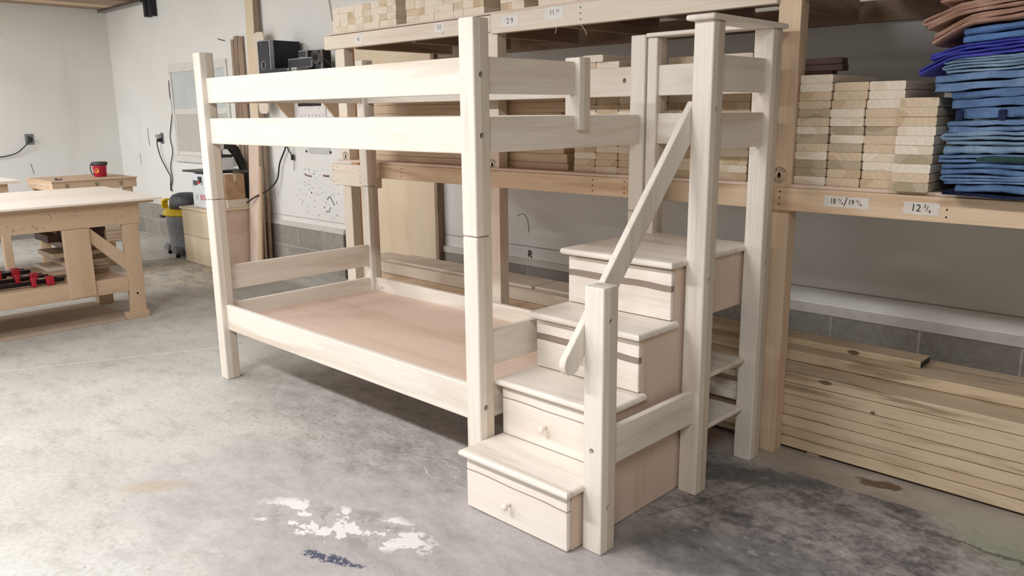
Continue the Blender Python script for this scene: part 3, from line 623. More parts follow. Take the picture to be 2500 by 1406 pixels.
# ------------------------------------------------------------------ lumber on the floor under the rack
zs = [.0155, .061, .104, .1505, .193, .240, .291, .335]
where = ['lowest', 'second', 'third', 'fourth', 'fifth', 'sixth', 'uppermost']
def lb(x0, x1, y0, y1, z0, z1, label, group='long boards under the rack', mat='poplar'):
    return tag(box('lumber_board', x0, x1, y0, y1, z0, z1, mat, None, .0025), label, 'board', group)
for i in range(7):
    j = [0, .004, -.003, .003, 0, -.002, .0][i]
    lb(1.93, 4.6, 1.155+j, 1.335, zs[i], zs[i+1]-.0022, 'long poplar board, %s in the front row of the floor stack' % where[i])
    lb(-.14-.02*(i % 2), 1.91, 1.155+j, 1.335, zs[i], zs[i+1]-.0022, 'long poplar board under the bed side, %s in its front row' % where[i], mat='pine')
    lb(-.55-.03*(i % 3), 1.92, 1.34, 1.62, zs[i], zs[i+1]-.0022, 'long poplar board under the bed side, %s in its back row' % where[i], mat='pine')
    lb(1.93, 4.6, 1.34, 1.62, zs[i], zs[i+1]-.0022, 'long poplar board, %s in the back row of the floor stack' % where[i])
lb(1.93, 4.6, 1.307, 1.55, .3355, .3795, 'wide poplar board topping the right floor stack')
lb(1.94, 3.06, 1.395, 1.505, .380, .409, 'short dark-knotted board with dark sawn end on top')
lb(-.62, 1.92, 1.345, 1.62, .3355, .404, 'thick pale board topping the stack behind the lower bunk', mat='pinelight')
lb(-.33, 1.0, 1.385, 1.60, .4045, .4185, 'thin pale board lying highest behind the lower bunk', mat='pinelight')
lb(1.01, 1.9, 1.40, 1.60, .4045, .4185, 'thin board highest in the stack right of middle rack post', mat='pinelight')
for i, x in enumerate((-.05, 1.0, 2.75, 3.6, 4.3)): tag(box('spacer_block', x-.02, x+.03, 1.17, 1.58, 0, .0152, 'pine', None, .001), 'small spacer stick under the floor lumber, %s from the left' % ORD[i], 'block', 'spacer sticks under the lumber')
bl = box('sawn_end_paint', 3.0602, 3.0606, 1.398, 1.502, .383, .406, flat('dark_end_paint', '37383C', .8), None, 0); bl.parent = None
for o in list(C.objects):
    if o.get('label', '').startswith('short dark-knotted'):
        bl.location = bl.location - o.location; bl.parent = o

def knot(o_label, x, y, z, rx, rz, face='-y'):
    for o in list(C.objects):
        if o.get('label') == o_label:
            bm = bmesh.new(); bmesh.ops.create_circle(bm, cap_ends=True, segments=18, radius=1)
            for v in bm.verts: v.co = Vector((v.co.x*rx*(1+.12*math.sin(4*v.co.y+1)), v.co.y*rz, 0))
            bm.transform(face_m('-y').to_4x4() if face == '-y' else Matrix.Identity(4)); k = place('knot', bm, (x, y, z), M['knotdark'], o); return k
knot('short dark-knotted board with dark sawn end on top', 2.80, 1.3946, .394, .024, .010)
knot('long poplar board, uppermost in the front row of the floor stack', 2.79, 1.1549, .322, .026, .009)
knot('long poplar board, sixth in the front row of the floor stack', 2.98, 1.1528, .246, .009, .007)
# plywood sheet closing the doorway, orange door edge
tag(box('plywood_sheet', -1.40, -.478, 1.952, 1.97, 0, 2.05, 'ply', None, .002), 'tall pale plywood sheet standing behind the rack and bed', 'plywood')
tag(box('door_edge_board', -1.50, -1.41, 1.94, 1.965, 0, 2.05, 'orange', None, .002), 'narrow orange-brown board beside the tall plywood sheet', 'board')

# ------------------------------------------------------------------ folded denim on the shelf
def folded(name, x0, z0, z1, layers, mat, label, cat='cloth', x1=3.80, y0=1.0, y1=1.5, slope=.0, droop=0., sd=0, group='folded blue denim on the shelf', jag=.03):
    """a sheet folded to and fro: the folds show as rounded bends at the left and as stacked edges in front"""
    rr = random.Random(sd+3); th = (z1-z0)/layers; bm = bmesh.new(); path = []
    for i in range(layers):
        zc = z0+th*(i+.5); xs = x0 + (0 if i in (0, 1) else rr.uniform(-.3, 1)*jag)
        bl_ = rr.uniform(-.0015, .0015)
        row = [(xs+th*.5+(x1-xs)*t, zc) for t in [k/26 for k in range(27)]]
        if i % 2: row = row[::-1]
        path += row
        if i < layers-1 and i % 2 == 1:   # bend on the left between this and the next layer
            for a in (-60, 0, 60):
                path.append((xs+th*.5-th*.95*math.cos(math.radians(a)), zc+th*.5+th*.5*math.sin(math.radians(a))))
        elif i < layers-1:
            for a in (-60, 0, 60): path.append((x1+th*.4*math.cos(math.radians(a)), zc+th*.5+th*.5*math.sin(math.radians(a))))
    hw_ = th*.5; nY = 9; N = len(path); grid = []
    for j in range(nY):
        yy = y0+(y1-y0)*(0, .006, .02, .05, .1, .2, .4, .7, 1)[j]; top, bot = [], []
        for i, (x, z) in enumerate(path):
            a = Vector(path[max(i-1, 0)]); b = Vector(path[min(i+1, N-1)]); t = (b-a).normalized() if (b-a).length > 1e-9 else Vector((1, 0)); nn = Vector((-t.y, t.x))
            n = noise.noise(Vector((x*7+sd*7.1, yy*6, z*25+sd)))*.006 + noise.noise(Vector((x*22+sd, yy*9, z*60)))*.0022; yj = noise.noise(Vector((x*5+sd*3.3, sd*1.7, z*60)))*.022 if j == 0 else 0
            lift = .16*(z-1.10)*(x-3.15) - (droop*max(0, (x0+.10-x))/.10 if droop else 0); hh = hw_*((.35, .85, 1)[min(j, 2)])*(.8+.5*abs(noise.noise(Vector((x*13, sd*2.2, z*90)))))
            for lst, sg in ((top, 1), (bot, -1)): lst.append(bm.verts.new((x+nn.x*hh*sg, yy+yj, z+nn.y*hh*sg+n+lift)))
        grid.append((top, bot))
    for j in range(nY-1):
        for i in range(N-1):
            bm.faces.new((grid[j][0][i], grid[j][0][i+1], grid[j+1][0][i+1], grid[j+1][0][i])); bm.faces.new((grid[j][1][i], grid[j+1][1][i], grid[j+1][1][i+1], grid[j][1][i+1]))
        for i in (0, N-1): bm.faces.new((grid[j][0][i], grid[j+1][0][i], grid[j+1][1][i], grid[j][1][i]))
    for j in (0, nY-1):
        for i in range(N-1): bm.faces.new((grid[j][0][i], grid[j][1][i], grid[j][1][i+1], grid[j][0][i+1]))
    bmesh.ops.recalc_face_normals(bm, faces=bm.faces)
    ctr = Vector(((x0+x1)/2, (y0+y1)/2, (z0+z1)/2))
    for v in bm.verts: v.co -= ctr
    o = place(name, bm, ctr, M[mat], None, True); return tag(o, label, cat, group)
D = [(3.19, 1.1000, 1.110, 2, 'navyc', 'dark navy denim at the very bottom of the folded pile', .97),
     (3.215, 1.1105, 1.137, 1, 'denim3', 'folded mid-blue denim just above the navy one', .985),
     (3.185, 1.1375, 1.166, 3, 'denim', 'folded blue denim with small rolled edge low in the pile', .985),
     (3.170, 1.1665, 1.203, 2, 'denim3', 'smooth thick blue denim fold third of the way up', .99),
     (3.165, 1.2035, 1.230, 2, 'denim', 'folded denim with a dark green patch on it', .98),
     (3.170, 1.2305, 1.257, 1, 'denim2', 'thin greyish-blue denim fold above the green patch', .985),
     (3.180, 1.2575, 1.298, 3, 'denim2', 'pale blue denim with a rolled spiral fold', .98),
     (3.178, 1.2985, 1.333, 2, 'denim', 'folded denim with frayed upper seam mid pile', .985),
     (3.195, 1.3335, 1.372, 1, 'denim3', 'blue denim fold with two navy tabs', .995),
     (3.180, 1.3725, 1.425, 2, 'denim3', 'fat smooth blue denim fold above the navy tabs', .985),
     (3.125, 1.4255, 1.477, 2, 'denim', 'folded denim bulging furthest left', .98),
     (3.160, 1.4775, 1.524, 5, 'denim2', 'many-layered pale blue denim with loose threads', .985)]
for i, (x0, z0, z1, n, m, lb_, y0) in enumerate(D): folded('folded_denim', x0, z0, z1, n, m, lb_, 'cloth', y0=y0, sd=i)
folded('folded_cloth', 3.085, 1.5245, 1.545, 2, 'violet', 'lower shiny violet-blue cloth with drooping corner', 'cloth', slope=.03, droop=.045, sd=21, y0=.975, group='violet cloths in the pile')
folded('folded_cloth', 3.110, 1.5455, 1.566, 2, 'violet', 'upper shiny violet-blue cloth under the fleece', 'cloth', slope=.03, droop=.02, sd=22, y0=.985, group='violet cloths in the pile')
folded('folded_fleece', 3.195, 1.5665, 1.612, 2, 'fleece', 'fuzzy blue fleece folded under the brown canvas', 'cloth', slope=.03, sd=23, y0=.985, group=None)
folded('folded_canvas', 3.115, 1.617, 1.6495, 2, 'tancloth', 'brown canvas folded lowest of the brown pile', 'cloth', slope=.05, droop=.05, sd=24, y0=.965, group='brown canvas on top of the denim')
folded('folded_canvas', 3.095, 1.650, 1.690, 3, 'tancloth', 'brown canvas fold in the middle with frayed edge', 'cloth', slope=.05, droop=.03, sd=25, y0=.965, group='brown canvas on top of the denim')
folded('folded_canvas', 3.130, 1.6905, 1.715, 2, 'tancloth', 'topmost brown canvas fold on the cloth pile', 'cloth', slope=.0, sd=26, y0=.975, group='brown canvas on top of the denim')
for o in list(C.objects):
    if o.get('label') == 'blue denim fold with two navy tabs':
        for x in (3.205, 3.325): box('navy_tab', x, x+.022, .986, 1.0, 1.336, 1.370, 'navyc', o, .004)
    if o.get('label') == 'folded denim with a dark green patch on it':
        box('green_patch', 3.28, 3.70, .972, .99, 1.212, 1.229, 'green', o, .003)
# navy corner spilling over the shelf beam

# ------------------------------------------------------------------ left: workbench
wb = thing('workbench', 'large low workbench with wide pale top sheet and thick front apron', 'workbench', (-2.1, -.6, 0))
X0 = -1.68
prism('bench_top', [(-2.92, -2.1), (-1.63, -2.1), (-1.62, .445), (-2.92, .51)], 'z', .818, .832, 'mdftop', wb, .002)
box('under_top', -2.86, -1.66, -2.08, .40, .800, .8175, 'mdf', wb, .002)
box('apron', X0-.04, X0, -2.05, .303, .662, .799, 'mdf', wb, .003); box('apron', -2.85, -2.81, -2.05, .303, .662, .799, 'mdf', wb, .003); box('apron', -2.81, X0-.04, .263, .303, .662, .799, 'mdf', wb, .003)
for x, f in ((X0-.045, 1), (-2.40, 0)):
    box('leg', x, x+.045 if f else x+.09, .183, .286, 0, .661, 'mdf', wb, .003)
    box('leg', x, x+.045 if f else x+.09, -2.0, -1.9, 0, .661, 'mdf', wb, .003)
box('foot_block', X0-.06, X0+.006, .150, .300, 0, .045, 'mdf', wb, .003)
box('front_panel', X0-.03, X0+.012, -.195, -.034, .205, .661, 'mdf', wb, .003)
prism('brace', [(-.03, .661), (-.03, .558), (.184, .336), (.184, .456)], 'x', X0-.03, X0-.002, 'mdf', wb, .002, longax='z')
box('shelf_lip', X0-.04, X0-.002, -2.0, .182, .198, .300, 'mdf', wb, .003); box('lower_shelf', -2.42, X0-.04, -2.0, .182, .275, .298, 'mdf', wb, .002); box('rear_lip', -2.44, -2.42, -2.0, .182, .198, .300, 'mdf', wb, .003)
dots('knots_and_dents', [(X0+.0008, y, z) for y, z in ((-.42, .70), (-.10, .775), (-.11, .75), (-.26, .77), (-.25, .755), (.15, .70), (.18, .72), (.24, .75), (.22, .78), (.10, .775), (-.5, .72), (-.3, .69))], .003, '+x', 'burn', wb)
dots('stain_marks', [(X0+.0008, y, z) for y, z in ((-.47, .69), (-.36, .705), (-.34, .69))], .010, '+x', flat('dull_stain', 'A78C70', .8) if False else 'card', wb)
lathe('knot_hole', [(.0001, 0), (.008, 0), (.006, .001), (.0001, .001)], (X0+.0005, .232, .175), 'ink', wb, 12, 'x')
tag(box('floor_sheet', -2.417, -1.684, -1.9, .176, .0, .012, flat('dusty_hardboard', 'B39F8C', .8), None, .002), 'flat brown hardboard sheet lying on floor under the bench', 'board')
# boards and clamps on the bench shelf
oc = [(-.16, .36, .299, 'mdf'), (-.30, .32, .323, 'poplar'), (-.22, .34, .350, 'pinelight'), (-.12, .33, .377, 'poplar'), (-.14, .30, .406, 'brown'), (-.19, .31, .440, 'poplar'), (-.07, .29, .474, 'brown'), (-.13, .36, .508, 'brown'), (-.20, .25, .548, 'dark'), (-.15, .24, .600, 'dark')]
for i, (ya, yb, z, m) in enumerate(oc):
    nz = oc[i+1][2] if i+1 < len(oc) else .645
    tag(box('offcut', -2.32+.02*(i % 3), -1.99+.03*(i % 2), ya, .165, z, nz-.001, m, None, .003), '%s offcut board on the bench shelf, %s from the bottom' % ({'mdf': 'tan', 'poplar': 'greenish', 'pinelight': 'pale', 'brown': 'brown', 'dark': 'dark brown'}[m], ORD[i]), 'board', 'offcut boards stacked on the bench shelf')
for i, (x, yh, z) in enumerate(((-1.80, -.27, .325), (-1.88, -.34, .345), (-1.97, -.42, .375))):
    t = thing('pipe_clamp', ['black pipe clamp with red head, nearest the shelf edge', 'black pipe clamp with red head, middle of three', 'black pipe clamp with red head, farthest back on the shelf'][i], 'clamp', (x, yh, z-.026))
    cyl('pipe', (x, -1.75, z), (x, yh+.085, z), .0135, 'pipe', t, seg=14)
    box('clamp_head', x-.026, x+.026, yh-.028, yh+.022, z-.0255, z+.034, 'redp', t, .008)
    box('clamp_jaw', x-.022, x+.022, yh-.115, yh-.085, z-.0255, z+.036, 'redp', t, .006)
    cyl('screw', (x, yh-.085, z+.022), (x, yh+.05, z+.022), .006, 'steel', t, seg=10); cyl('clamp_handle', (x-.03, yh+.045, z+.022), (x+.03, yh+.045, z+.022), .004, 'steel', t, seg=8)
for i, (x, z) in enumerate(((-2.06, .3125), (-2.10, .340), (-2.03, .342))):
    tag(cyl('iron_pipe', (x, -1.7, z), (x, -.38-.07*i, z), .0135, 'pipe', None, seg=14), 'loose black iron pipe behind the clamps, %s of three' % ['backmost', 'middle', 'front'][i], 'pipe', 'loose black pipes on the bench shelf')
# second bench: numbered box bench with brand marks
b2 = thing('assembly_bench', 'low box-topped bench with burnt round marks, red tub on it', 'workbench', (-3.7, .6, 0))
box('bench_top', -4.06, -3.375, .268, .962, .845, .860, 'mdf', b2, .002)
box('front_board', -3.405, -3.38, .272, .955, .775, .8445, 'pine', b2, .002); box('side_board', -4.055, -3.406, .272, .292, .775, .8445, 'mdf', b2, .002); box('side_board', -4.055, -3.406, .935, .955, .775, .8445, 'mdf', b2, .002); box('rear_board', -4.055, -4.035, .293, .934, .775, .8445, 'mdf', b2, .002)
for x in (-4.03, -3.46):
    for y in (.30, .855): box('leg', x, x+.05, y, y+.075, 0, .7745, 'pine', b2, .003)
box('lower_shelf', -4.03, -3.42, .30, .93, .30, .318, 'mdf', b2, .002)
box('crossbar', -3.425, -3.40, .30, .93, .60, .665, 'pinelight', b2, .003)
for y in (.387, .624, .824): brand((-3.3792, y, .813), '+x', b2, .021)
writing('written_numbers', [(s, .034, -.17+.085*i, 0, 1.57, .8) for i, s in enumerate(('8', '3', '8', '1', '6'))], (-3.66, .2712, .81), '-y', 'fadedink', b2)
for i in range(3): tag(box('pine_board', -3.95+.02*i, -3.5, .34, .91, .3185+i*.035, .352+i*.035, 'pinelight', None, .003), 'pale pine board on the lower shelf of box bench, %s up' % ORD[i], 'board', 'pine boards under the box bench')
# red tub
tb = thing('lidded_tub', 'red plastic tub with black rim, handle and round orange sticker', 'tub', (-3.66, .755, .8602))
lathe('tub_body', [(.0001, 0), (.046, 0), (.05, .004), (.06, .104), (.06, .11), (.0001, .11)], (-3.66, .755, .8605), 'red', tb, 32)
lathe('tub_rim', [(.0001, .1), (.062, .1), (.067, .104), (.067, .126), (.062, .13), (.0001, .13)], (-3.66, .755, .8605), 'dgrey', tb, 32)
tube('handle', [(-3.64, .69, .978), (-3.635, .672, .965), (-3.63, .668, .93), (-3.625, .675, .895), (-3.62, .692, .878)], .005, 'dgrey', tb)
sd_ = Vector((.72, -.69, 0)); 
bm = bmesh.new(); bmesh.ops.create_circle(bm, cap_ends=True, segments=24, radius=.021); bm.transform((Matrix.Rotation(math.radians(43), 4, 'Z') @ Matrix.Rotation(math.radians(96), 4, 'X'))); place('sticker', bm, (-3.66+.72*.0575, .755-.69*.0575, .915), M['orange'], tb)
bm = bmesh.new(); bmesh.ops.create_circle(bm, cap_ends=True, segments=4, radius=.008); bm.transform((Matrix.Rotation(math.radians(43), 4, 'Z') @ Matrix.Rotation(math.radians(96), 4, 'X'))); place('sticker_print', bm, (-3.66+.72*.0595-.004, .755-.69*.0595-.004, .92), M['navy'], tb)
pn = thing('metal_peg', 'short shiny metal peg lying on the box bench', 'peg', (-3.5, .36, .86)); cyl('peg_body', (-3.50, .345, .8675), (-3.52, .395, .8675), .007, 'silver', pn, seg=14); cyl('peg_head', (-3.496, .335, .8705), (-3.50, .345, .8705), .0105, 'dgrey', pn, seg=14)
# third bench at far left
b3 = thing('side_bench', 'corner of another pale-topped bench at the left picture edge', 'workbench', (-4.2, -.4, 0))
box('bench_top', -4.75, -3.79, -1.2, .148, .835, .860, 'mdftop', b3, .002); box('apron', -3.88, -3.86, -1.15, .07, .76, .8345, 'pine', b3, .002); box('apron', -4.70, -3.88, .05, .07, .76, .8345, 'pine', b3, .002); box('apron', -4.72, -4.70, -1.15, .07, .76, .8345, 'pine', b3, .002)
for x in (-4.68, -3.94):
    for y in (-1.1, -.02): box('leg', x, x+.055, y, y+.065, 0, .7595, 'pine', b3, .003)
box('lower_shelf', -4.66, -3.90, -1.1, .04, .47, .49, 'mdf', b3, .002)
for i, (y0, y1, z0, h, m) in enumerate(((-1.0, .03, .4905, .03, 'mdftop'), (-.9, -.06, .521, .028, 'mdftop'), (-1.05, -.15, .5495, .03, 'pinelight'))):
    tag(box('sheet_offcut', -4.60, -3.96, y0, y1, z0, z0+h, m, None, .002), 'pale sheet offcut on the far left bench shelf, %s up' % ORD[i], 'board', 'sheet offcuts on the far bench')

# ------------------------------------------------------------------ cabinet, saw, boxes, vacuum
cb = thing('plywood_cabinet', 'pale plywood cabinet with two drawer fronts carrying the saw', 'cabinet', (-3.38, 1.67, 0))
box('body', -3.64, -3.105, 1.466, 1.905, .0, .512, 'birch', cb, .002)
box('drawer', -3.645, -3.108, 1.448, 1.465, .268, .508, 'ply', cb, .002); box('drawer', -3.645, -3.108, 1.448, 1.465, .004, .264, 'ply', cb, .002)
box('cabinet_top', -3.668, -3.085, 1.435, 1.925, .5125, .534, 'ply', cb, .003)
sw = thing('band_saw', 'benchtop band saw with white body, black table and curved neck', 'saw', (-3.35, 1.68, .534))
box('base_cabinet', -3.485, -3.15, 1.50, 1.645, .536, .852, 'white', sw, .01)
box('saw_table', -3.672, -3.205, 1.50, 1.915, .862, .878, 'castiron', sw, .004); box('table_trunnion', -3.5, -3.3, 1.55, 1.85, .845, .8615, 'castiron', sw, .003)
box('blade_guard', -3.42, -3.215, 1.68, 1.80, .880, 1.0, 'white', sw, .006); box('guard_cap', -3.425, -3.205, 1.675, 1.81, 1.001, 1.022, 'black', sw, .003)
ap = [(1.70, 1.14), (1.80, 1.145), (1.865, 1.09), (1.915, .97), (1.945, .82), (1.95, .54), (1.905, .54), (1.90, .80), (1.872, .90), (1.83, 1.0), (1.775, 1.072), (1.70, 1.075)]
prism('neck', ap, 'x', -3.27, -3.215, M['castiron'], sw, .003)
box('upper_wheel_housing', -3.29, -3.20, 1.60, 1.72, 1.06, 1.26, 'white', sw, .02); box('guide_post', -3.30, -3.285, 1.72, 1.735, 1.02, 1.10, 'steel', sw, .002)
box('back_fence', -3.215, -3.195, 1.78, 1.93, .846, .874, 'steel', sw, .003)
writing('maker_name', [('BOSCH', .072, 0, 0, 0, .82)], (-3.228, 1.4988, .634), '-y', 'bosch', sw)
bm = bmesh.new()
for cz in (0, .02):
    va = [bm.verts.new((.018*math.cos(math.tau*i/20), .018*math.sin(math.tau*i/20)+cz, .0004)) for i in range(20)]; vb = [bm.verts.new((.015*math.cos(math.tau*i/20), .015*math.sin(math.tau*i/20)+cz, .0004)) for i in range(20)]
    for i in range(20): bm.faces.new((va[i], va[(i+1) % 20], vb[(i+1) % 20], vb[i]))
bm.transform(face_m('-y').to_4x4()); place('maker_emblem', bm, (-3.40, 1.4992, .622), M['greyprint'], sw)
box('rating_plate', -3.45, -3.36, 1.4975, 1.4995, .745, .79, 'dgrey', sw, .0005); box('switch', -3.315, -3.27, 1.48, 1.4995, .78, .83, 'dgrey', sw, .004); box('switch_button', -3.30, -3.265, 1.468, 1.4795, .765, .79, 'bosch', sw, .003)
for x in (-3.46, -3.2): cyl('rubber_foot', (x, 1.56, .5345), (x, 1.56, .5365), .012, 'black', sw, seg=12)
tag(box('wood_block', -3.20, -3.105, 1.655, 1.868, .5345, .612, 'pinelight', None, .003), 'pale squared timber block under the cardboard box', 'block')
cx = thing('cardboard_box', 'worn brown cardboard box wedged beside the band saw', 'box', (-3.16, 1.75, .613)); box('carton', -3.205, -3.118, 1.652, 1.845, .613, .843, 'card', cx, .004); box('tape_strip', -3.2, -3.1165, 1.74, 1.76, .785, .8445, 'tapeclear', cx, .001)
writing('faint_print', [('Vacuform', .022, 0, 0)], (-3.1172, 1.745, .70), '+x', 'fadedink', cx) if False else None
vc = thing('shop_vacuum', 'grey and yellow shop vacuum on casters beside the cabinet', 'vacuum cleaner', (-4.0, 1.65, 0))
lathe('drum', [(.0001, .03), (.165, .03), (.175, .05), (.178, .07), (.176, .075), (.192, .30), (.195, .305), (.20, .40), (.2, .41), (.0001, .41)], (-4.0, 1.65, 0), 'grey', vc, 40)
lathe('lid', [(.0001, .411), (.215, .411), (.225, .42), (.22, .45), (.19, .475), (.0001, .476)], (-4.0, 1.65, 0), 'yellow', vc, 40)
lathe('motor_head', [(.0001, .4765), (.155, .4765), (.155, .53), (.145, .58), (.12, .61), (.07, .628), (.0001, .63)], (-4.0, 1.65, 0), 'dgrey', vc, 36)
box('latch', -4.17, -4.10, 1.44, 1.51, .385, .412, 'dgrey', vc, .008); prism('carry_handle', [(-4.19, .47), (-4.19, .56), (-4.12, .575), (-4.11, .555), (-4.165, .54), (-4.165, .47)], 'y', 1.48, 1.54, M['yellow'], vc, .006)
for k, an in enumerate((215, 305, 35, 125)):
    a_ = math.radians(an); cx_, cy_ = -4.0+.225*math.cos(a_), 1.65+.225*math.sin(a_)
    c_ = prism('caster_housing', [(cx_-.05, .045), (cx_-.055, .085), (cx_-.01, .115), (cx_+.05, .105), (cx_+.055, .06), (cx_+.04, .045)], 'y', cy_-.035, cy_+.035, M['grey'], vc, .008); cyl('caster_wheel', (cx_-.012, cy_, .02), (cx_+.012, cy_, .02), .02, 'black', c_, seg=16)

# ------------------------------------------------------------------ things against the back wall
for i, (x0, x1, z1, m) in enumerate(((-3.425, -3.375, 2.085, 'brown'), (-3.365, -3.30, 2.11, 'brown'), (-3.29, -3.20, 2.10, 'brown'))):
    tag(lean('leaning_board', x0, x1, .02, 1.975, 0, 1.997, z1, m), ['narrowest', 'middle', 'widest and rightmost'][i] + ' of three brown boards leaning beside the window', 'board', 'brown boards leaning beside the window')
tag(cyl('nail', (-3.58, 1.93, 2.10), (-3.58, 2.0, 2.085), .004, 'ink', None, seg=8), 'dark nail in the wall above the brown boards', 'nail')
tag(lean('tall_plank', -3.04, -2.90, .02, 1.90, 0, 1.985, 3.1, 'ply'), 'very tall pale plank leaning right of the window', 'board')
for i, (x0, x1) in enumerate(((-2.892, -2.878), (-2.875, -2.863), (-2.86, -2.85))):
    tag(lean('thin_strip', x0, x1, .014, 1.93, 0 if i else .02, 1.985, 3.0-.1*i, 'brown'), ['left', 'middle', 'right'][i] + ' thin brown strip in the tall bundle by the stereo', 'board', 'thin tall strips by the stereo')
rp = []; cr = .05
for cx_, cz_, a0 in ((-2.672-cr, 1.395+cr, -90), (-2.672-cr, 2.10-cr, 0), (-2.845+cr, 2.10-cr, 90), (-2.845+cr, 1.395+cr, 180)):
    for k in range(6): a_ = math.radians(a0+18*k); rp.append((cx_+cr*math.cos(a_), cz_+cr*math.sin(a_)))
tag(prism('template_board', rp, 'y', 1.90, 1.912, W('pinelight', 'z'), None, .002), 'rounded-corner template board hanging behind the subwoofer', 'board')
tag(lean('leaning_sheet', -3.075, -2.89, .018, 1.835, 0, 1.925, 1.35, 'birch'), 'wide tan panel leaning between saw and wall marks', 'panel')
for i, (x0, x1, h) in enumerate(((-2.90, -2.865, .66), (-2.86, -2.83, .92))):
    tag(lean('short_strip', x0, x1, .02, 1.82, 0, 1.885, h, 'mdf'), ['shorter', 'taller'][i] + ' of two pale strips leaning against the tan panel', 'board', 'short strips by the tan panel')
# outlets and cords
for X, Yv, face, lab in ((XL, 1.0, '+x', 'grey metal outlet box on the left wall with black cord'), (-5.24, YB, '-y', 'grey outlet with plugged adapter on the back wall')):
    t = thing('power_outlet', lab, 'outlet', (X, Yv, 1.08))
    if face == '+x': box('cover_plate', X, X+.008, Yv-.045, Yv+.045, 1.08, 1.20, 'outlet', t, .003); box('socket', X+.008, X+.014, Yv-.02, Yv+.02, 1.10, 1.175, 'dgrey', t, .003); box('plug', X+.014, X+.045, Yv-.0, Yv+.025, 1.125, 1.155, 'rubber', t, .004)
    else: box('cover_plate', X-.04, X+.04, Yv-.008, Yv, 1.08, 1.20, 'outlet', t, .003); box('socket', X-.02, X+.02, Yv-.014, Yv-.008, 1.10, 1.185, 'dgrey', t, .003); box('adapter', X-.055, X+.02, Yv-.06, Yv-.014, 1.145, 1.185, 'silver', t, .005); box('plug', X-.035, X+.01, Yv-.055, Yv-.0145, 1.10, 1.14, 'rubber', t, .005)
tag(tube('power_cord', [(XL+.04, 1.0, 1.135), (XL+.045, .96, 1.09), (XL+.03, .86, 1.0), (XL+.02, .76, .965), (XL+.02, .62, .94), (XL+.02, .50, .86)], .006, 'rubber'), 'black cord drooping from the outlet on the left wall', 'cord')
tag(tube('power_cord', [(-5.265, 1.945, 1.115), (-5.30, 1.96, 1.05), (-5.26, 1.97, .92), (-5.13, 1.975, .78), (-5.08, 1.98, .72), (-5.10, 1.98, .62), (-5.11, 1.98, .56)], .006, 'rubber'), 'cord looping down from the plugged adapter', 'cord')
tag(tube('power_cord', [(-4.89, 1.985, 1.76), (-4.90, 1.985, 1.62), (-4.87, 1.985, 1.46), (-4.94, 1.985, 1.30), (-5.0, 1.985, 1.15), (-4.97, 1.985, 1.0), (-5.06, 1.985, .84), (-5.05, 1.985, .70), (-5.10, 1.985, .60), (-5.09, 1.985, .55)], .005, 'rubber'), 'thin wavy cord hanging down left of the window', 'cord')
tag(tube('extension_cord', [(-2.45, 1.975, 1.40), (-2.50, 1.975, 1.20), (-2.56, 1.97, 1.08), (-2.66, 1.965, .95), (-2.72, 1.96, .80), (-2.80, 1.90, .70), (-2.92, 1.84, .64), (-3.02, 1.80, .58)], .007, 'rubber'), 'thick black cord sweeping down from the stereo shelf', 'cord')
tag(tube('hanging_wire', [(-2.43, 1.985, 1.40), (-2.45, 1.985, 1.15), (-2.44, 1.985, 1.0), (-2.46, 1.985, .89)], .0025, 'gasket'), 'thin grey wire hanging straight under stereo shelf', 'wire')
t = thing('loose_plug', 'black plug dangling on a short cord below stereo shelf', 'plug', (-2.5, 1.975, 1.0)); tube('cord', [(-2.56, 1.982, 1.12), (-2.51, 1.982, 1.06), (-2.47, 1.982, 1.03)], .005, 'rubber', t); box('plug_body', -2.475, -2.445, 1.97, 1.99, .985, 1.035, 'rubber', t, .006)
tag(tube('thin_wire', [(-1.83, 1.99, 3.0), (-1.80, 1.99, 2.5), (-1.72, 1.99, 2.1), (-1.66, 1.985, 1.9), (-1.64, 1.985, 1.72)], .003, 'gasket'), 'thin grey wire running down the wall above the speakers', 'wire')
# stereo shelf and stereo
ss = thing('bracket_shelf', 'wooden wall shelf on triangular brackets holding the stereo', 'shelf', (-2.15, 1.85, 1.45))
box('shelf_board', -2.75, -1.42, 1.62, 1.998, 1.690, 1.712, 'pinelight', ss, .003)
for x in (-2.42, -1.70): prism('shelf_bracket', [(1.997, 1.689), (1.68, 1.689), (1.68, 1.64), (1.95, 1.35), (1.997, 1.35)], 'x', x-.012, x+.012, 'mdf', ss, .002, longax='z')
ZS = 1.712
sb = thing('subwoofer', 'large black and silver subwoofer box on the wall shelf', 'speaker', (-2.29, 1.82, ZS))
box('cabinet', -2.385, -2.199, 1.70, 1.97, ZS+.001, 1.985, 'black', sb, .004); box('side_trim', -2.388, -2.196, 1.68, 1.72, ZS+.001, 1.988, 'silver', sb, .005)
fp = box('front_panel', -2.382, -2.204, 1.674, 1.681, ZS+.006, 1.978, 'screen', sb, .003)
lathe('port_ring', [(.030, -.001), (.030, .004), (.035, .005), (.037, .002), (.037, -.001)], (-2.295, 1.674, 1.785), 'silver', fp, 32, 'y'); lathe('port', [(.0001, 0), (.0295, 0), (.0295, .0012), (.0001, .0012)], (-2.295, 1.6738, 1.785), 'black', fp, 28, 'y')
box('badge', -2.33, -2.305, 1.6728, 1.6738, 1.952, 1.957, 'silver', fp, .0004)
rc = thing('disc_receiver', 'flat silver and black receiver in front of subwoofer on shelf', 'stereo', (-1.98, 1.8, ZS))
box('receiver_body', -2.19, -1.78, 1.665, 1.955, ZS+.001, 1.7505, 'silver', rc, .004); box('receiver_face', -2.186, -1.86, 1.661, 1.6645, 1.722, 1.748, 'black', rc, .002)
lathe('volume_knob', [(.0001, 0), (.012, 0), (.011, .012), (.0001, .013)], (-1.885, 1.6645, 1.735), 'silver', rc, 20, 'y')
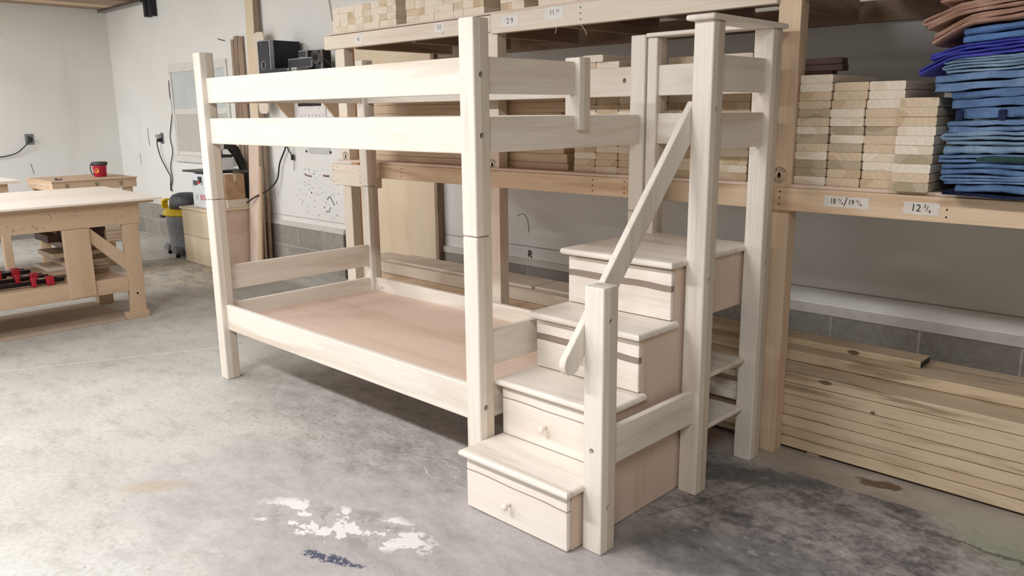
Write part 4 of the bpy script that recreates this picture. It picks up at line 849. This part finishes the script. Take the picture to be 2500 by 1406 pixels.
for i in range(3): box('receiver_button', -1.85+.022*i, -1.838+.022*i, 1.661, 1.6645, 1.728, 1.735, 'silver', rc, .001)
def speaker(x0, x1, y0, y1, z0, z1, lab, grp=None):
    t = thing('small_speaker', lab, 'speaker', ((x0+x1)/2, (y0+y1)/2, z0), grp); box('speaker_case', x0, x1, y0+.004, y1, z0+.0005, z1, 'black', t, .004)
    box('speaker_rim', x0-.001, x1+.001, y0, y0+.018, z0+.0005, z1+.001, 'silver', t, .003); box('speaker_grille', x0+.006, x1-.006, y0-.002, y0-.0002, z0+.007, z1-.006, 'screen', t, .0008); return t
speaker(-2.08, -1.73+.0, 1.775, 1.915, 1.7515, 1.828, 'wide black centre speaker standing on the flat receiver')
speaker(-1.955, -1.84, 1.80, 1.90, 1.830, 1.888, 'small silver-rimmed speaker on top of the centre speaker')
speaker(-1.725, -1.63, 1.80, 1.895, ZS+.001, 1.796, 'lower of two small speakers stacked at the shelf end', 'satellite speakers at the shelf end')
speaker(-1.725, -1.63, 1.80, 1.895, 1.7975, 1.883, 'upper of two small speakers stacked at the shelf end', 'satellite speakers at the shelf end')
rr = random.Random(4); pp = []
for i in range(44):
    a_ = i*.9; pp.append((-1.665+.055*math.cos(a_)+rr.uniform(-.01, .01), 1.778+rr.uniform(-.012, .012), 1.825+.042*math.sin(a_)+rr.uniform(-.012, .012)))
pp += [(-1.60, 1.82, 1.80), (-1.55, 1.88, 1.74), (-1.545, 1.90, 1.80), (-1.53, 1.95, 1.78), (-1.52, 1.985, 1.72)]
tag(tube('speaker_cable', pp, .0022, 'gasket', None, 6, 5), 'tangled grey speaker cable bundled on the small speakers', 'cable')
# calendar and note
ca = thing('hanging_calendar', 'wall calendar with black July header and white date grid', 'calendar', (-2.1, 1.995, 1.33))
box('calendar_page', -2.325, -1.905, 1.992, 1.9965, 1.33, 1.52, 'paper', ca, .0008); box('calendar_header', -2.325, -1.965, 1.990, 1.9918, 1.452, 1.545, 'ink', ca, .0005)
writing('month_name', [('JULY 2017', .045, 0, 0)], (-2.19, 1.9888, 1.497), '-y', 'paper', ca)
n_ = 1; bits = []
for r_ in range(2):
    for c in range(7): bits.append((str(n_), .016, -.175+.055*c, .025-.062*r_)); n_ += 1
writing('dates', bits, (-2.10, 1.9912, 1.412), '-y', 'ink', ca)
nt = thing('pinned_notice', 'pale printed notice pinned under the calendar', 'notice', (-2.05, 1.996, 1.04)); box('notice_paper', -2.21, -1.885, 1.994, 1.9965, 1.05, 1.16, flat('grey_notice_paper', 'CDCBC8', .8), nt, .0006)
for x in (-2.25, -1.87): lathe('pin', [(.0001, 0), (.011, 0), (.008, .005), (.0001, .006)], (x, 1.9975, 1.068), 'ink', nt, 14, 'y')
# overhead lumber and black hanging bracket, top left
hb = thing('steel_bracket', 'black steel channel hanging on back wall near the ceiling boards', 'bracket', (-5.14, 1.93, 2.43))
box('channel', -5.235, -5.165, 1.93, 1.998, 2.44, ZC, 'black', hb, .003); box('channel', -5.11, -5.045, 1.93, 1.998, 2.44, ZC, 'black', hb, .003); box('silver_strip', -5.16, -5.115, 1.95, 1.998, 2.45, ZC, 'silver', hb, .002); box('cross_arm', -6.49, -5.24, 1.90, 1.985, 2.595, 2.62, 'steel', hb, .003)
for i, (x0, x1, z0, z1, m) in enumerate(((-6.45, -6.22, 2.622, 2.66, 'brown'), (-6.21, -5.98, 2.622, 2.665, 'pine'), (-5.97, -5.76, 2.622, 2.66, 'brown'), (-5.75, -5.52, 2.622, 2.67, 'brown'))):
    tag(box('overhead_board', x0, x1, -1.6, 1.98, z0, z1, m, None, .003), '%s of four boards stored overhead along the left wall' % ['outermost against wall', 'second', 'third', 'innermost'][i], 'board', 'boards stored overhead at top left')
tag(box('support_rail', -6.49, -5.3, -1.3, -1.22, 2.585, 2.6215, 'black', None, .003), 'black rail carrying the overhead boards', 'rail'); 
for x in (-6.4, -5.4): tag(cyl('hanger_rod', (x, -1.26, 2.6215), (x, -1.26, ZC), .006, 'steel', None, seg=8), 'thin steel rod hanging the overhead rail, ' + ('wall side' if x < -6 else 'room side'), 'rod', 'hanger rods of the overhead rail')
# loose wood shavings on the floor
bm = bmesh.new(); rr = random.Random(5)
def chip(x, y, z, sz):
    a_ = rr.uniform(0, 6.28); l = sz*rr.uniform(.5, 1.2); w2 = sz*rr.uniform(.15, .4); u = Vector((math.cos(a_), math.sin(a_), rr.uniform(-.1, .1))); v = Vector((-math.sin(a_), math.cos(a_), rr.uniform(-.2, .3)))
    q = [Vector((x, y, z+.002))+u*l*s1+v*w2*s2 for s1, s2 in ((-1, -1), (1, -.6), (.8, 1), (-.7, .8))]; z2 = Vector((0, 0, .0015)); mn = min(p.z for p in q)-z-.0002
    q = [p-Vector((0, 0, mn)) for p in q]; vv = [bm.verts.new(p) for p in q]; v2 = [bm.verts.new(p+z2) for p in q]
    bm.faces.new(vv[::-1]); bm.faces.new(v2)
    for i in range(4): bm.faces.new((vv[i], vv[(i+1) % 4], v2[(i+1) % 4], v2[i]))
for i in range(330):
    x, y = rr.uniform(-2.6, 2.4), rr.uniform(-1.35, 1.2)
    if (x < -1.55 and y < .45) or (1.9 < x and y > -.2): continue
    chip(x, y, 0, .005)
for i in range(90): chip(rr.gauss(-2.6, .6), rr.gauss(1.05, .18), 0, .006)
me = bpy.data.meshes.new('wood_shavings'); bm.to_mesh(me); bm.free(); o = link('wood_shavings', me, M['shaving']); tag(o, 'pale wood shavings scattered over the concrete floor', 'shavings', None, 'stuff')
bm = bmesh.new()
for i in range(3): pass
chip(1.0-.05, .78, .330, .011); me = bpy.data.meshes.new('wood_chip'); bm.to_mesh(me); bm.free(); tag(link('wood_chip', me, M['shaving']), 'single white wood chip lying on lower bunk plywood', 'chip')
# splinters under the upper beam
for i, (x, l, k) in enumerate(((1.455, .03, 0), (1.60, .05, .6))):
    tag(tube('splinter', [(x, 1.072, 1.7625), (x+.004+k*.04, 1.066, 1.7625-l*.5), (x+.002+k*.07, 1.062, 1.7625-l)], .0012, 'shaving', None, 5, 2), ['short pale splinter sticking down under the upper beam', 'longer slanting splinter under the upper beam'][i], 'splinter')
bpy.context.view_layer.update()

# marks on the walls
def mark(name, bits_or_pts, lab, cat, mat, text=None, ctr=None, r=.0015):
    if text: o = writing(name, [text], ctr, '-y', mat, None)
    else: o = tube(name, bits_or_pts, r, mat, None, 5, 6)
    return tag(o, lab, cat)
mark('scribble_mark', None, 'black scribbled mark low on the wall, right of the middle rack post', 'mark', 'ink', ('R', .07, 0, 0, -.15), (.42, 1.9958, .455))
mark('squiggle_mark', [(.30, 1.9985, .70), (.35, 1.9985, .72), (.39, 1.9985, .70), (.405, 1.9985, .65), (.41, 1.9985, .60)], 'short black squiggle on the shaded wall under the middle shelf', 'mark', 'ink')
mark('scratch_mark', [(-5.62, 1.9985, 1.25), (-5.62, 1.9985, 1.12), (-5.60, 1.9985, 1.05)], 'thin dark vertical scratch left of plugged outlet', 'mark', 'ink', r=.003)
mark('scratch_mark', [(-5.92, 1.9985, .96), (-5.91, 1.9985, .82)], 'short dark vertical scratch near the room corner', 'mark', 'fadedink', r=.003)
mark('scratch_mark', [(XL+.0015, .98, .86), (XL+.0015, 1.0, .74)], 'faint scratch on left wall under its outlet', 'mark', 'fadedink', r=.003)
mark('paint_smear', [(-2.30, 1.997, .868), (-2.27, 1.997, .858), (-2.20, 1.997, .852)], 'left of two dried red-brown smears on wall under the notice', 'mark', 'smear', r=.006)
mark('paint_smear', [(-2.0, 1.997, .868), (-1.96, 1.997, .866), (-1.92, 1.997, .868)], 'right of two dried red-brown smears on wall under the notice', 'mark', 'smear', r=.008)
mark('scuff_mark', [(-1.97, 1.998, .66), (-1.93, 1.998, .69), (-1.90, 1.998, .665), (-1.86, 1.998, .62)], 'hooked black scuff low on wall left of the rack', 'mark', 'ink', r=.003)
mark('scuff_mark', [(-2.0, 1.998, .555), (-1.95, 1.998, .56), (-1.93, 1.998, .60)], 'short black scuff just above the wall trim left of rack', 'mark', 'ink', r=.0025)
bpy.context.view_layer.update()
